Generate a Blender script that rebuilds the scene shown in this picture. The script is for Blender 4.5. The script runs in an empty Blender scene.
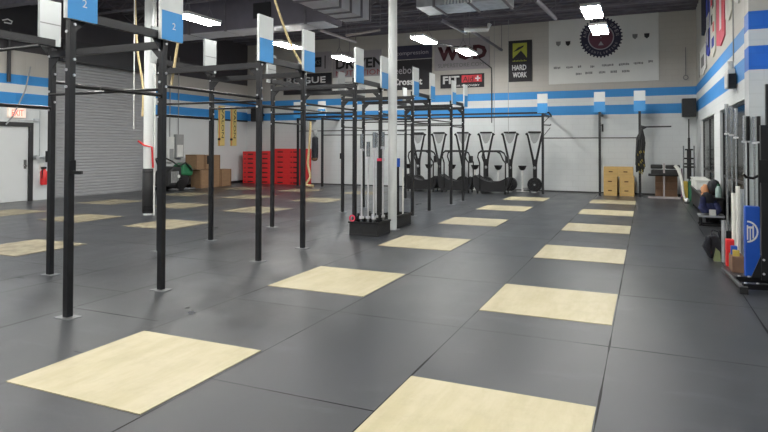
import bpy, bmesh, math, random
from mathutils import Vector, Matrix
random.seed(7)
S = bpy.context.scene
COL = S.collection
PI = math.pi

# ------------------------------------------------------------------ materials
def node(nt, t, **kw):
    n = nt.nodes.new(t)
    for k, v in kw.items():
        if k in n.inputs: n.inputs[k].default_value = v
        else: setattr(n, k, v)
    return n

def mat(name, col, rough=.5, metal=0.0, var=.08, scale=6.0, bump=0.0, bscale=60.0, emit=None, estr=0, stretch=(1, 1, 1), spec=.5, rvar=0.0):
    m = bpy.data.materials.new(name); m.use_nodes = True
    nt = m.node_tree; b = nt.nodes['Principled BSDF']
    b.inputs['Roughness'].default_value = rough
    b.inputs['Metallic'].default_value = metal
    b.inputs['Specular IOR Level'].default_value = spec
    tc = node(nt, 'ShaderNodeTexCoord'); mp = node(nt, 'ShaderNodeMapping'); mp.inputs['Scale'].default_value = stretch
    nt.links.new(tc.outputs['Object'], mp.inputs['Vector'])
    nz = node(nt, 'ShaderNodeTexNoise', Scale=scale, Detail=4.0)
    nt.links.new(mp.outputs[0], nz.inputs['Vector'])
    rp = node(nt, 'ShaderNodeValToRGB')
    c = Vector(col)
    rp.color_ramp.elements[0].position = .3; rp.color_ramp.elements[1].position = .7
    rp.color_ramp.elements[0].color = (*[max(0, x*(1-var)) for x in c], 1)
    rp.color_ramp.elements[1].color = (*[min(1, x*(1+var)) for x in c], 1)
    nt.links.new(nz.outputs['Fac'], rp.inputs['Fac'])
    nt.links.new(rp.outputs['Color'], b.inputs['Base Color'])
    if rvar:
        mr = node(nt, 'ShaderNodeMapRange'); mr.inputs['To Min'].default_value = rough-rvar; mr.inputs['To Max'].default_value = rough+rvar
        nt.links.new(nz.outputs['Fac'], mr.inputs['Value']); nt.links.new(mr.outputs[0], b.inputs['Roughness'])
    if bump:
        n2 = node(nt, 'ShaderNodeTexNoise', Scale=bscale, Detail=3.0)
        nt.links.new(mp.outputs[0], n2.inputs['Vector'])
        bp = node(nt, 'ShaderNodeBump', Strength=bump, Distance=.01)
        nt.links.new(n2.outputs['Fac'], bp.inputs['Height']); nt.links.new(bp.outputs[0], b.inputs['Normal'])
    if emit:
        b.inputs['Emission Color'].default_value = (*emit, 1); b.inputs['Emission Strength'].default_value = estr
    return m

def lin(r, g, b):
    f = lambda v: (v/255/12.92) if v/255 <= .04045 else ((v/255+.055)/1.055)**2.4
    return (f(r), f(g), f(b))

M = {}
M['black'] = mat('black_powder_coat', (.0075, .0075, .009), .42, 0, .2, 20, .05, 200)
M['bar'] = mat('black_bar', (.011, .011, .012), .35, .3, .2, 20)
M['steel'] = mat('steel', (.40, .41, .42), .24, .9, .1, 30)
M['zinc'] = mat('zinc_bolt', (.75, .75, .77), .3, .6, .05, 30)
M['plate'] = mat('foot_plate', (.30, .31, .32), .4, .7, .15, 20)
M['white'] = mat('sign_white', (.72, .75, .74), .5, 0, .03, 4)
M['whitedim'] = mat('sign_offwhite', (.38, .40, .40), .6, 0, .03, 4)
M['blue'] = mat('sign_blue', lin(66, 152, 218), .5, 0, .04, 4)
M['bluedark'] = mat('blue_box', lin(26, 82, 180), .45, 0, .05, 5)
M['colwhite'] = mat('column_paint', (.70, .72, .71), .45, 0, .04, 3)
M['pad'] = mat('column_pad', (.018, .018, .02), .5, 0, .2, 8, .1, 60)
M['galv'] = mat('galvanised', (.46, .48, .50), .35, .6, .2, 5, .05, 20)
M['duct'] = mat('grey_duct', (.36, .36, .40), .5, .1, .2, 2.0)
M['ductpale'] = mat('pale_duct', (.62, .62, .66), .45, .1, .12, 2.0)
M['ductdark'] = mat('dark_duct', (.17, .158, .19), .6, .1, .15, 1.5)
M['ceil'] = mat('ceiling_deck', (.14, .13, .155), .8, 0, .2, 2)
M['joist'] = mat('joist', (.19, .178, .2), .6, .2, .15, 6)
M['pipe'] = mat('pipe', (.42, .38, .38), .5, .2, .1, 6)
M['doorslat'] = mat('roller_slat', (.36, .365, .375), .5, .1, .06, 3, stretch=(1, 1, 6))
M['hood'] = mat('roller_hood', (.03, .03, .034), .5, 0, .1, 3)
M['doorwhite'] = mat('door_white', (.62, .64, .64), .5, 0, .02, 2)
M['frameblack'] = mat('door_frame', (.02, .02, .022), .5)
M['glass'] = mat('dark_window_glass', (.004, .0045, .005), .15, 0, .1, 3, spec=.15)
M['mull'] = mat('mullion', (.03, .03, .033), .4, .3)
M['red'] = mat('red_plastic', lin(222, 48, 50), .45, 0, .08, 3)
M['slot'] = mat('dark_slot', (.03, .01, .012), .6)
M['box'] = mat('brown_board', lin(140, 112, 84), .7, 0, .1, 4, stretch=(1, 1, 5))
M['boxdark'] = mat('tape', lin(95, 68, 44), .7)
M['ply'] = mat('pine_ply', lin(200, 166, 104), .6, 0, .1, 3, stretch=(1, 1, 6))
M['plyhole'] = mat('ply_hole', lin(90, 60, 30), .7)
M['rubber'] = mat('rubber', (.015, .015, .016), .6, 0, .2, 20)
M['belt'] = mat('treadmill_belt', (.022, .023, .026), .45, 0, .2, 20)
M['mesh'] = mat('grey_panel', (.33, .34, .34), .5, 0, .1, 20)
M['seat'] = mat('seat_black', (.012, .012, .012), .5)
M['banblack'] = mat('banner_black', (.018, .017, .021), .7, 0, .1, 3)
M['banwhite'] = mat('banner_white', lin(215, 216, 212), .7, 0, .03, 2)
M['bangrey'] = mat('banner_grey', lin(158, 153, 156), .7, 0, .05, 2)
M['textwhite'] = mat('print_white', (.75, .75, .75), .7)
M['textblack'] = mat('print_black', (.02, .018, .02), .7)
M['maroon'] = mat('print_maroon', lin(66, 24, 34), .7)
M['plum'] = mat('print_plum', lin(104, 62, 76), .7)
M['navyring'] = mat('print_navy', lin(44, 42, 62), .7)
M['ringtext'] = mat('ring_lettering', lin(165, 160, 165), .7)
M['redprint'] = mat('print_red', lin(205, 60, 70), .7)
M['olive'] = mat('print_lime', lin(160, 165, 60), .7)
M['greyprint'] = mat('print_grey', lin(120, 120, 120), .7)
M['dimred'] = mat('print_dull_red', lin(150, 70, 78), .7)
M['rope'] = mat('rope', lin(205, 185, 140), .9, 0, .2, 40)
M['yellow'] = mat('valon_yellow', lin(225, 205, 130), .6, 0, .05, 5)
M['orange'] = mat('edge_orange', lin(220, 150, 90), .6, 0, .05, 5)
M['green'] = mat('scrubber_green', lin(38, 110, 72), .45)
M['yplate'] = mat('mat_yellow', lin(190, 165, 70), .6)
M['gplate'] = mat('mat_green', lin(50, 110, 80), .6)
M['whiteplastic'] = mat('white_plastic', (.72, .73, .71), .4)
M['pvc'] = mat('pvc', (.74, .74, .68), .4, 0, .05, 4)
M['navy'] = mat('navy_cloth', lin(38, 44, 84), .85, 0, .4, 14)
M['cloth'] = mat('black_cloth', (.012, .013, .018), .85, 0, .3, 20)
M['skin'] = mat('peach_cloth', lin(205, 150, 110), .8)
M['crateb'] = mat('wood_crate', lin(128, 98, 76), .7, 0, .2, 6)
M['khaki'] = mat('khaki_cloth', lin(116, 126, 88), .8)
M['bottle'] = mat('bottle', lin(170, 195, 190), .2)
M['pink'] = mat('pink_clip', lin(225, 60, 90), .5)
M['elecgrey'] = mat('electrical_grey', (.30, .31, .31), .5)
M['exitglow'] = mat('exit_red', (.8, .05, .04), .5, emit=(1, .10, .06), estr=2.2)
M['exitface'] = mat('exit_face', (.8, .75, .65), .5, emit=(1, .72, .6), estr=.35)
M['lamp'] = mat('led_panel', (.9, .9, .9), .5, emit=(1, .985, .94), estr=76)
M['flagblue'] = mat('flag_blue', lin(38, 56, 150), .7)
M['flagpink'] = mat('flag_pink', lin(205, 88, 105), .7, 0, .1, 2)
M['flagnavy'] = mat('flag_navy', lin(26, 26, 44), .7)
M['flagcream'] = mat('flag_cream', lin(205, 203, 192), .7)
M['mural'] = mat('accent_peach', lin(210, 165, 150), .7)
M['strapyel'] = mat('strap_yellow', lin(150, 135, 60), .7)
M['magenta'] = mat('strap_mauve', lin(120, 80, 105), .7)

# plywood inlay: pale birch with streaks; `worn` shows more dirt
def wood_mat(name, c1, c2, worn):
    m = bpy.data.materials.new(name); m.use_nodes = True
    nt = m.node_tree; b = nt.nodes['Principled BSDF']; b.inputs['Roughness'].default_value = .5
    tc = node(nt, 'ShaderNodeTexCoord'); oi = node(nt, 'ShaderNodeObjectInfo')
    add = node(nt, 'ShaderNodeVectorMath', operation='ADD')
    nt.links.new(tc.outputs['Object'], add.inputs[0])
    cx = node(nt, 'ShaderNodeCombineXYZ'); mul = node(nt, 'ShaderNodeMath', operation='MULTIPLY'); mul.inputs[1].default_value = 37
    nt.links.new(oi.outputs['Random'], mul.inputs[0]); nt.links.new(mul.outputs[0], cx.inputs[0]); nt.links.new(mul.outputs[0], cx.inputs[1])
    nt.links.new(cx.outputs[0], add.inputs[1])
    mp = node(nt, 'ShaderNodeMapping'); mp.inputs['Scale'].default_value = (2.2, .45, 1)
    nt.links.new(add.outputs[0], mp.inputs['Vector'])
    nz = node(nt, 'ShaderNodeTexNoise', Scale=2.5, Detail=6.0, Roughness=.65); nt.links.new(mp.outputs[0], nz.inputs['Vector'])
    rp = node(nt, 'ShaderNodeValToRGB'); rp.color_ramp.elements[0].position = .38; rp.color_ramp.elements[1].position = .62
    rp.color_ramp.elements[0].color = (*c1, 1); rp.color_ramp.elements[1].color = (*c2, 1)
    nt.links.new(nz.outputs['Fac'], rp.inputs['Fac'])
    n2 = node(nt, 'ShaderNodeTexNoise', Scale=5.0, Detail=5.0, Roughness=.7); nt.links.new(add.outputs[0], n2.inputs['Vector'])
    r2 = node(nt, 'ShaderNodeValToRGB'); r2.color_ramp.elements[0].position = .5-.1*worn; r2.color_ramp.elements[1].position = .72
    r2.color_ramp.elements[0].color = (0, 0, 0, 1); r2.color_ramp.elements[1].color = (worn,)*3+(1,)
    nt.links.new(n2.outputs['Fac'], r2.inputs['Fac'])
    mx = node(nt, 'ShaderNodeMixRGB'); mx.inputs['Color2'].default_value = (*[x*.45 for x in c1], 1)
    nt.links.new(r2.outputs[0], mx.inputs['Fac']); nt.links.new(rp.outputs[0], mx.inputs['Color1'])
    nt.links.new(mx.outputs[0], b.inputs['Base Color'])
    return m
M['wood'] = wood_mat('birch_inlay', lin(178, 168, 134), lin(190, 180, 150), .15)
M['woodworn'] = wood_mat('worn_inlay', lin(122, 113, 92), lin(158, 148, 122), .75)

# black rubber mats with seams
def floor_mat():
    m = bpy.data.materials.new('rubber_mats'); m.use_nodes = True
    nt = m.node_tree; b = nt.nodes['Principled BSDF']; L = nt.links.new
    tc = node(nt, 'ShaderNodeTexCoord'); sp = node(nt, 'ShaderNodeSeparateXYZ'); L(tc.outputs['Object'], sp.inputs[0])
    def mth(op, a, c=None, d=None):
        n = node(nt, 'ShaderNodeMath', operation=op)
        for i, v in enumerate((a, c, d)):
            if v is None: continue
            if isinstance(v, (int, float)): n.inputs[i].default_value = v
            else: L(v, n.inputs[i])
        return n.outputs[0]
    X, Y = sp.outputs[0], sp.outputs[1]
    # columns of mats, 1.24 m wide, starting from the right wood edge
    left = mth('LESS_THAN', X, -6.9)
    off = mth('MULTIPLY', left, .58)
    u = mth('DIVIDE', mth('ADD', mth('ADD', X, .28), off), 1.235)
    ui = mth('FLOOR', u); uf = mth('FRACT', u)
    par = mth('MULTIPLY', mth('FRACT', mth('MULTIPLY', ui, .37)), 1.83)
    v = mth('DIVIDE', mth('ADD', mth('SUBTRACT', Y, 5.13), mth('MULTIPLY', par, mth('LESS_THAN', X, -4.1))), 1.83)
    vi = mth('FLOOR', v); vf = mth('FRACT', v)
    wide = mth('GREATER_THAN', X, -.28)
    du = mth('MULTIPLY', mth('SUBTRACT', .5, mth('ABSOLUTE', mth('SUBTRACT', uf, .5))), 1.235)
    dv = mth('MULTIPLY', mth('SUBTRACT', .5, mth('ABSOLUTE', mth('SUBTRACT', vf, .5))), 1.83)
    d = mth('MINIMUM', du, dv)
    nzs = node(nt, 'ShaderNodeTexNoise', Scale=.9, Detail=2.0); L(tc.outputs['Object'], nzs.inputs['Vector'])
    seamw = mth('MULTIPLY', mth('SUBTRACT', nzs.outputs['Fac'], .38), .036)
    seam = mth('LESS_THAN', d, mth('MAXIMUM', seamw, .0028))
    cell = node(nt, 'ShaderNodeCombineXYZ'); L(ui, cell.inputs[0]); L(vi, cell.inputs[1])
    wn = node(nt, 'ShaderNodeTexWhiteNoise'); wn.noise_dimensions = '2D'; L(cell.outputs[0], wn.inputs['Vector'])
    mp = node(nt, 'ShaderNodeMapping'); mp.inputs['Scale'].default_value = (1.6, .7, 1); mp.inputs['Rotation'].default_value = (0, 0, .5)
    L(tc.outputs['Object'], mp.inputs['Vector'])
    n1 = node(nt, 'ShaderNodeTexNoise', Scale=1.1, Detail=7.0, Roughness=.5, Distortion=.15); L(mp.outputs[0], n1.inputs['Vector'])
    n2 = node(nt, 'ShaderNodeTexNoise', Scale=420.0, Detail=2.0); L(tc.outputs['Object'], n2.inputs['Vector'])
    tone = mth('ADD', mth('MULTIPLY', mth('SUBTRACT', n1.outputs['Fac'], .5), 1.0), mth('MULTIPLY', mth('SUBTRACT', wn.outputs['Value'], .5), .3))
    tone = mth('ADD', 1.0, tone)
    tone = mth('ADD', tone, mth('MULTIPLY', mth('SUBTRACT', n2.outputs['Fac'], .5), .25))
    mp3 = node(nt, 'ShaderNodeMapping'); mp3.inputs['Scale'].default_value = (.6, 2.2, 1); mp3.inputs['Rotation'].default_value = (0, 0, -.35); L(tc.outputs['Object'], mp3.inputs['Vector'])
    n3 = node(nt, 'ShaderNodeTexNoise', Scale=1.6, Detail=6.0, Roughness=.65); L(mp3.outputs[0], n3.inputs['Vector'])
    scf = mth('MAXIMUM', 0.0, mth('MULTIPLY', mth('SUBTRACT', n3.outputs['Fac'], .56), 4.5))
    tone = mth('ADD', tone, scf)
    tone = mth('MULTIPLY', tone, mth('SUBTRACT', 1.0, mth('MULTIPLY', seam, .9)))
    vm = node(nt, 'ShaderNodeVectorMath', operation='SCALE'); vm.inputs[0].default_value = FLOORC; L(tone, vm.inputs['Scale'])
    L(vm.outputs[0], b.inputs['Base Color'])
    ro = mth('ADD', .32, mth('MULTIPLY', mth('SUBTRACT', n1.outputs['Fac'], .5), .22)); L(ro, b.inputs['Roughness'])
    L(mth('MULTIPLY', mth('SUBTRACT', 1.0, mth('MULTIPLY', seam, .9)), .5), b.inputs['Specular IOR Level'])
    bp = node(nt, 'ShaderNodeBump', Strength=.25, Distance=.004)
    L(mth('SUBTRACT', n2.outputs['Fac'], mth('MULTIPLY', seam, 2.0)), bp.inputs['Height']); L(bp.outputs[0], b.inputs['Normal'])
    return m
FLOORC = (.036, .039, .0435)
M['floor'] = floor_mat()

# painted wall with blue bands, block courses
def wall_mat(name, lower, upper, band, top=None, horiz='X', panel=False, shift=0.0):
    m = bpy.data.materials.new(name); m.use_nodes = True
    nt = m.node_tree; b = nt.nodes['Principled BSDF']; L = nt.links.new
    b.inputs['Roughness'].default_value = .6
    tc = node(nt, 'ShaderNodeTexCoord'); sp = node(nt, 'ShaderNodeSeparateXYZ'); L(tc.outputs['Object'], sp.inputs[0])
    rp = node(nt, 'ShaderNodeValToRGB'); cr = rp.color_ramp; cr.interpolation = 'CONSTANT'
    dv = node(nt, 'ShaderNodeMath', operation='DIVIDE'); dv.inputs[1].default_value = 7.0
    L(sp.outputs[2], dv.inputs[0]); L(dv.outputs[0], rp.inputs['Fac'])
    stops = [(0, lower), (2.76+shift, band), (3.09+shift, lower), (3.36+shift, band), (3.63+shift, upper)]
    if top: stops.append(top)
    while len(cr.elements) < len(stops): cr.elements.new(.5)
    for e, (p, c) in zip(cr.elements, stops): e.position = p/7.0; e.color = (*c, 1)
    nz = node(nt, 'ShaderNodeTexNoise', Scale=.8, Detail=5.0); L(tc.outputs['Object'], nz.inputs['Vector'])
    mr = node(nt, 'ShaderNodeMapRange'); mr.inputs['To Min'].default_value = .9; mr.inputs['To Max'].default_value = 1.06; L(nz.outputs['Fac'], mr.inputs['Value'])
    vm = node(nt, 'ShaderNodeVectorMath', operation='SCALE'); L(rp.outputs[0], vm.inputs[0]); L(mr.outputs[0], vm.inputs['Scale'])
    # block courses as relief and faint tone
    cv = node(nt, 'ShaderNodeCombineXYZ')
    L(sp.outputs[0 if horiz == 'X' else 1], cv.inputs[0]); L(sp.outputs[2], cv.inputs[1])
    bk = node(nt, 'ShaderNodeTexBrick', Scale=1.0); bk.inputs['Mortar Size'].default_value = .012
    bk.inputs['Brick Width'].default_value = .3 if panel else .4; bk.inputs['Row Height'].default_value = 8 if panel else .2
    bk.inputs['Color1'].default_value = (1, 1, 1, 1); bk.inputs['Color2'].default_value = (.93, .93, .93, 1); bk.inputs['Mortar'].default_value = (0, 0, 0, 1)
    L(cv.outputs[0], bk.inputs['Vector'])
    mm = node(nt, 'ShaderNodeMixRGB', blend_type='MULTIPLY'); mm.inputs['Fac'].default_value = .0 if panel else .05
    L(vm.outputs[0], mm.inputs['Color1']); L(bk.outputs['Color'], mm.inputs['Color2']); L(mm.outputs[0], b.inputs['Base Color'])
    bp = node(nt, 'ShaderNodeBump', Strength=.5 if panel else .22, Distance=.02); L(bk.outputs['Color'], bp.inputs['Height']); L(bp.outputs[0], b.inputs['Normal'])
    return m
BL = lin(52, 140, 208)
LW = (.64, .67, .675); UW = (.47, .45, .41)
M['wall_back'] = wall_mat('wall_back', LW, UW, BL, None, 'X', False, -.03)
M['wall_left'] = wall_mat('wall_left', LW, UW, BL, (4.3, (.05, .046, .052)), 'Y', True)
M['wall_right'] = wall_mat('wall_right', LW, (.52, .51, .46), lin(60, 140, 210), None, 'Y')
M['pillarpaint'] = wall_mat('wall_pillar', (.50, .53, .545), (.44, .43, .39), lin(28, 100, 190), None, 'X')

# ------------------------------------------------------------------ geometry helpers
class MB:
    def __init__(s): s.v = []; s.f = []
    def add(s, vs, fs):
        n = len(s.v); s.v += [tuple(v) for v in vs]; s.f += [tuple(i+n for i in f) for f in fs]; return s
    def box(s, x0, x1, y0, y1, z0, z1):
        vs = [(x, y, z) for z in (z0, z1) for y in (y0, y1) for x in (x0, x1)]
        return s.add(vs, [(0, 2, 3, 1), (4, 5, 7, 6), (0, 1, 5, 4), (2, 6, 7, 3), (0, 4, 6, 2), (1, 3, 7, 5)])
    def beam(s, p, q, w, h, up=(0, 0, 1)):
        p = Vector(p); q = Vector(q); d = (q-p).normalized(); u = Vector(up)
        if abs(d.dot(u)) > .98: u = Vector((0, 1, 0))
        r = d.cross(u).normalized(); u = r.cross(d)
        vs = []
        for c in (p, q):
            for a, b in ((-1, -1), (1, -1), (1, 1), (-1, 1)): vs.append(c+r*a*w/2+u*b*h/2)
        return s.add(vs, [(3, 2, 1, 0), (4, 5, 6, 7), (0, 1, 5, 4), (1, 2, 6, 5), (2, 3, 7, 6), (3, 0, 4, 7)])
    def tube(s, pts, r, n=10):
        pts = [Vector(p) for p in pts]; k = len(pts); rr = r if isinstance(r, (list, tuple)) else [r]*k
        vs = []; prev = None
        for i, p in enumerate(pts):
            d = (pts[min(i+1, k-1)]-pts[max(i-1, 0)]).normalized()
            if prev is None:
                a = Vector((0, 0, 1)) if abs(d.z) < .9 else Vector((1, 0, 0)); u = d.cross(a).normalized()
            else: u = (prev-d*prev.dot(d)).normalized()
            prev = u; w = d.cross(u)
            for j in range(n):
                t = 2*PI*j/n; vs.append(p+(u*math.cos(t)+w*math.sin(t))*rr[i])
        fs = [tuple(range(n))[::-1], tuple(range((k-1)*n, k*n))]
        for i in range(k-1):
            for j in range(n): fs.append((i*n+j, i*n+(j+1) % n, (i+1)*n+(j+1) % n, (i+1)*n+j))
        return s.add(vs, fs)
    def cyl(s, p, q, r, n=16): return s.tube([p, q], r, n)
    def prism(s, poly, axis, a, b):   # poly of 2D points, extruded along axis 'x'/'y'/'z'
        def P(u, v, t): return (t, u, v) if axis == 'x' else (u, t, v) if axis == 'y' else (u, v, t)
        n = len(poly); vs = [P(u, v, a) for u, v in poly]+[P(u, v, b) for u, v in poly]
        fs = [tuple(range(n))[::-1], tuple(range(n, 2*n))]+[(i, (i+1) % n, (i+1) % n+n, i+n) for i in range(n)]
        return s.add(vs, fs)
    def blob(s, c, r, n=12, m=8, amp=0.0, seed=0):
        rnd = random.Random(seed); vs = [(c[0], c[1], c[2]-r[2])]
        for i in range(1, m):
            ph = PI*i/m
            for j in range(n):
                t = 2*PI*j/n; k = 1+rnd.uniform(-amp, amp)
                vs.append((c[0]+r[0]*math.sin(ph)*math.cos(t)*k, c[1]+r[1]*math.sin(ph)*math.sin(t)*k, c[2]-r[2]*math.cos(ph)*k))
        vs.append((c[0], c[1], c[2]+r[2])); fs = []
        for j in range(n): fs.append((0, 1+(j+1) % n, 1+j))
        for i in range(m-2):
            for j in range(n): a = 1+i*n; fs.append((a+j, a+(j+1) % n, a+n+(j+1) % n, a+n+j))
        a = 1+(m-2)*n
        for j in range(n): fs.append((a+j, a+(j+1) % n, len(vs)-1))
        return s.add(vs, fs)
    def build(s, name, m, parent=None, bevel=0.0, smooth=False, **props):
        me = bpy.data.meshes.new(name)
        off = Vector((0, 0, 0)); p = parent
        while p is not None: off += p.location; p = p.parent
        org = Vector((0, 0, 0))
        if parent is None and 'label' in props:      # put the origin at the thing's base
            xs = [v[0] for v in s.v]; ys = [v[1] for v in s.v]; zs = [v[2] for v in s.v]
            org = Vector(((min(xs)+max(xs))/2, (min(ys)+max(ys))/2, min(zs)))
        elif parent is not None and parent.type == 'MESH': pass
        me.from_pydata([Vector(v)-off-org for v in s.v], [], s.f)
        bm = bmesh.new(); bm.from_mesh(me); bmesh.ops.recalc_face_normals(bm, faces=bm.faces); bm.to_mesh(me); bm.free()
        me.materials.append(m if not isinstance(m, str) else M[m])
        if smooth:
            for f in me.polygons: f.use_smooth = True
            try: me.set_sharp_from_angle(angle=.7)
            except Exception: pass
        o = bpy.data.objects.new(name, me); COL.objects.link(o); o.parent = parent; o.location = org
        if bevel:
            bv = o.modifiers.new('bevel', 'BEVEL'); bv.width = bevel; bv.segments = 2; bv.limit_method = 'ANGLE'
        for k, v in props.items(): o[k] = v
        return o

def thing(name, label, cat, loc, group=None):
    o = bpy.data.objects.new(name, None); COL.objects.link(o); o.location = loc; o.empty_display_size = .1
    o['label'] = label; o['category'] = cat
    if group: o['group'] = group
    return o

def dup(root, loc, label, rotz=None):
    def cp(o, par):
        c = o.copy(); COL.objects.link(c); c.parent = par
        for ch in list(o.children): cp(ch, c)
        return c
    r = cp(root, None); r.location = loc; r['label'] = label
    if rotz is not None: r.rotation_euler = (0, 0, rotz)
    return r

def lettering(name, s, w, h, m, parent, org, ux, uz, depth=.006, bold=0.0):
    """letters of s filling a w x h box whose lower left corner is org"""
    cu = bpy.data.curves.new(name, 'FONT'); cu.body = s; cu.resolution_u = 2; cu.offset = bold
    t = bpy.data.objects.new(name, cu); COL.objects.link(t)
    dg = bpy.context.evaluated_depsgraph_get(); me = bpy.data.meshes.new_from_object(t.evaluated_get(dg))
    bpy.data.objects.remove(t); bpy.data.curves.remove(cu)
    xs = [v.co.x for v in me.vertices]; ys = [v.co.y for v in me.vertices]
    x0, x1, y0, y1 = min(xs), max(xs), min(ys), max(ys)
    sx = w/(x1-x0); sy = h/(y1-y0)
    ux = Vector(ux); uz = Vector(uz); n = ux.cross(uz)
    bm = bmesh.new(); bm.from_mesh(me)
    for v in bm.verts:
        a = (v.co.x-x0)*sx; b = (v.co.y-y0)*sy
        v.co = Vector(org)+ux*a+uz*b+n*depth
    bmesh.ops.recalc_face_normals(bm, faces=bm.faces)
    r = bmesh.ops.extrude_face_region(bm, geom=bm.faces[:])
    for v in [g for g in r['geom'] if isinstance(g, bmesh.types.BMVert)]: v.co -= n*depth
    off = Vector((0, 0, 0)); p = parent
    while p is not None: off += p.location; p = p.parent
    for v in bm.verts: v.co -= off
    bmesh.ops.recalc_face_normals(bm, faces=bm.faces)
    bm.to_mesh(me); bm.free(); me.materials.clear(); me.materials.append(M[m])
    o = bpy.data.objects.new(name, me); COL.objects.link(o); o.parent = parent
    return o

ORD = ['first', 'second', 'third', 'fourth', 'fifth', 'sixth', 'seventh', 'eighth', 'ninth', 'tenth']
ST = dict(kind='structure')

# ------------------------------------------------------------------ room shell
XL, XR, YB, ZC, YF = -16.45, 1.52, 22.0, 6.2, -5.0
MB().box(XL-.3, 3.6, YF, YB+.3, -.2, 0).build('floor', 'floor', **ST)
cb = MB().box(XL-.3, 3.6, YF, YB+.3, ZC, ZC+.2)
y = YF+.2
while y < YB:
    cb.box(XL, 3.4, y, y+.16, ZC-.06, ZC+.01); y += .46
cb.build('ceiling', 'ceil', **ST)
MB().box(XL-.3, XR+.6, YB, YB+.3, 0, ZC).build('wall_back', 'wall_back', **ST)
MB().box(XL-.3, 3.6, YF-.3, YF, 0, ZC).build('wall_front', 'wall_back', **ST)
# left wall with roller door and exit door openings
RY0, RY1, RZ = 12.52, 16.4, 4.2
DY0, DY1, DZ = 10.72, 11.66, 2.16
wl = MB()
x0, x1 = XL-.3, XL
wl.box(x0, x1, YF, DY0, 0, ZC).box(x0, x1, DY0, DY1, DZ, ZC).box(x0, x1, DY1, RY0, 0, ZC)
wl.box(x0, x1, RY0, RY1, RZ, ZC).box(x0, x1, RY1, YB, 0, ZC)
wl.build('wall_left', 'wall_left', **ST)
# roller shutter: horizontally ribbed curtain
pr_ = []
n = 44; zz = 0.0; dz = RZ/n
for i in range(n):
    z0 = i*dz; pr_ += [(XL-.10, z0), (XL-.10, z0+dz*.18), (XL-.085, z0+dz*.35), (XL-.085, z0+dz*.85)]
pr_ += [(XL-.10, RZ), (XL-.14, RZ), (XL-.14, 0)]
MB().prism(pr_, 'y', RY0, RY1).build('door_2', 'doorslat', **ST)
MB().box(XL, XL+.42, RY0-.1, RY1+.1, RZ, RZ+.62).build('trim_1', 'hood', **ST)
MB().box(XL-.02, XL+.05, RY0-.09, RY0, 0, RZ).build('trim_2', 'elecgrey', **ST)
MB().box(XL-.02, XL+.05, RY1, RY1+.09, 0, RZ).build('trim_3', 'elecgrey', **ST)
d1 = MB().box(XL-.08, XL-.03, DY0, DY1, .01, DZ).build('door_1', 'doorwhite', **ST)
MB().cyl((XL-.03, DY1-.09, 1.02), (XL+.05, DY1-.09, 1.02), .02).cyl((XL+.05, DY1-.2, 1.02), (XL+.05, DY1-.08, 1.02), .014).box(XL-.03, XL-.018, DY1-.13, DY1-.05, .94, 1.2).build('door_handle', 'steel', d1)
fr = MB().box(XL-.03, XL+.03, DY1, DY1+.12, 0, DZ+.12).box(XL-.03, XL+.03, DY0-.1, DY0, 0, DZ+.12).box(XL-.03, XL+.03, DY0, DY1, DZ, DZ+.12)
fr.build('trim_4', 'frameblack', **ST)
MB().box(XL, XL+.02, 9, RY0-.1, 2.69, 2.76).box(XL, XL+.02, RY1+.1, YB, 2.69, 2.76).build('trim_5', 'frameblack', **ST)
MB().box(XL, XL+.02, RY1+.1, YB, 0, .1).build('baseboard_left', 'frameblack', **ST)
MB().box(XL, XR, YB-.015, YB, 0, .04).build('baseboard_back', 'mull', **ST)
# right wall: two tall dark windows, a pillar near the camera
WT = 2.42
wr = MB()
X0, X1 = XR, XR+.4
wr.box(X0, X1, 20.3, YB, 0, ZC).box(X0, X1, 16.55, 20.3, WT, ZC).box(X0, X1, 15.3, 16.55, 0, ZC)
wr.box(X0, X1, 11.2, 15.3, WT, ZC).box(X0, X1, 10.7, 11.2, 0, ZC)
wr.build('wall_right', 'wall_right', **ST)
MB().box(1.405, 1.95, 10.3, 10.72, 0, ZC).build('wall_right_pillar', 'pillarpaint', **ST)
wn = MB().box(1.66, 2.0, 8.9, 10.3, 0, ZC).box(1.66, 2.0, 5.5, 8.9, 2.42, ZC).box(1.66, 2.0, YF, 5.5, 0, ZC)
wn.build('wall_right_near', 'wall_right', **ST)
def window(n, x, ya, yb, zt, mull):
    w = MB().box(x+.07, x+.11, ya, yb, 0, zt).build('window_%d' % n, 'glass', **ST)
    f = MB()
    for yy in mull: f.box(x+.05, x+.12, yy-.04, yy+.04, 0, zt)
    f.box(x+.05, x+.12, ya, yb, zt-.05, zt).box(x+.05, x+.12, ya, yb, .94, .99).build('window_frame', 'mull', w)
window(1, XR, 16.55, 20.3, WT, (16.6, 18.4, 20.26)); window(2, XR, 11.2, 15.3, WT, (11.25, 13.2, 15.25)); window(3, 1.66, 5.5, 8.9, 2.42, (5.55, 7.2, 8.86))

# ------------------------------------------------------------------ ceiling steel
def joist(y):
    b = MB(); z0, z1 = 5.70, 6.12
    b.box(XL, XR, y-.05, y+.05, z1, z1+.06).box(XL, XR, y-.05, y+.05, z0, z0+.05)
    x = XL; k = 0
    while x < XR-.4:
        b.beam((x, y, z0+.03 if k % 2 else z1), (x+.55, y, z1 if k % 2 else z0+.03), .03, .03); x += .55; k += 1
    return b
for i, y in enumerate((11.6, 13.3, 15.0, 16.7, 18.4)):
    joist(y).build('trim_%d' % (10+i), 'joist', **ST)
MB().box(XL, XR, 10.35, 10.6, 5.35, 5.9).build('trim_20', 'joist', **ST)

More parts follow.
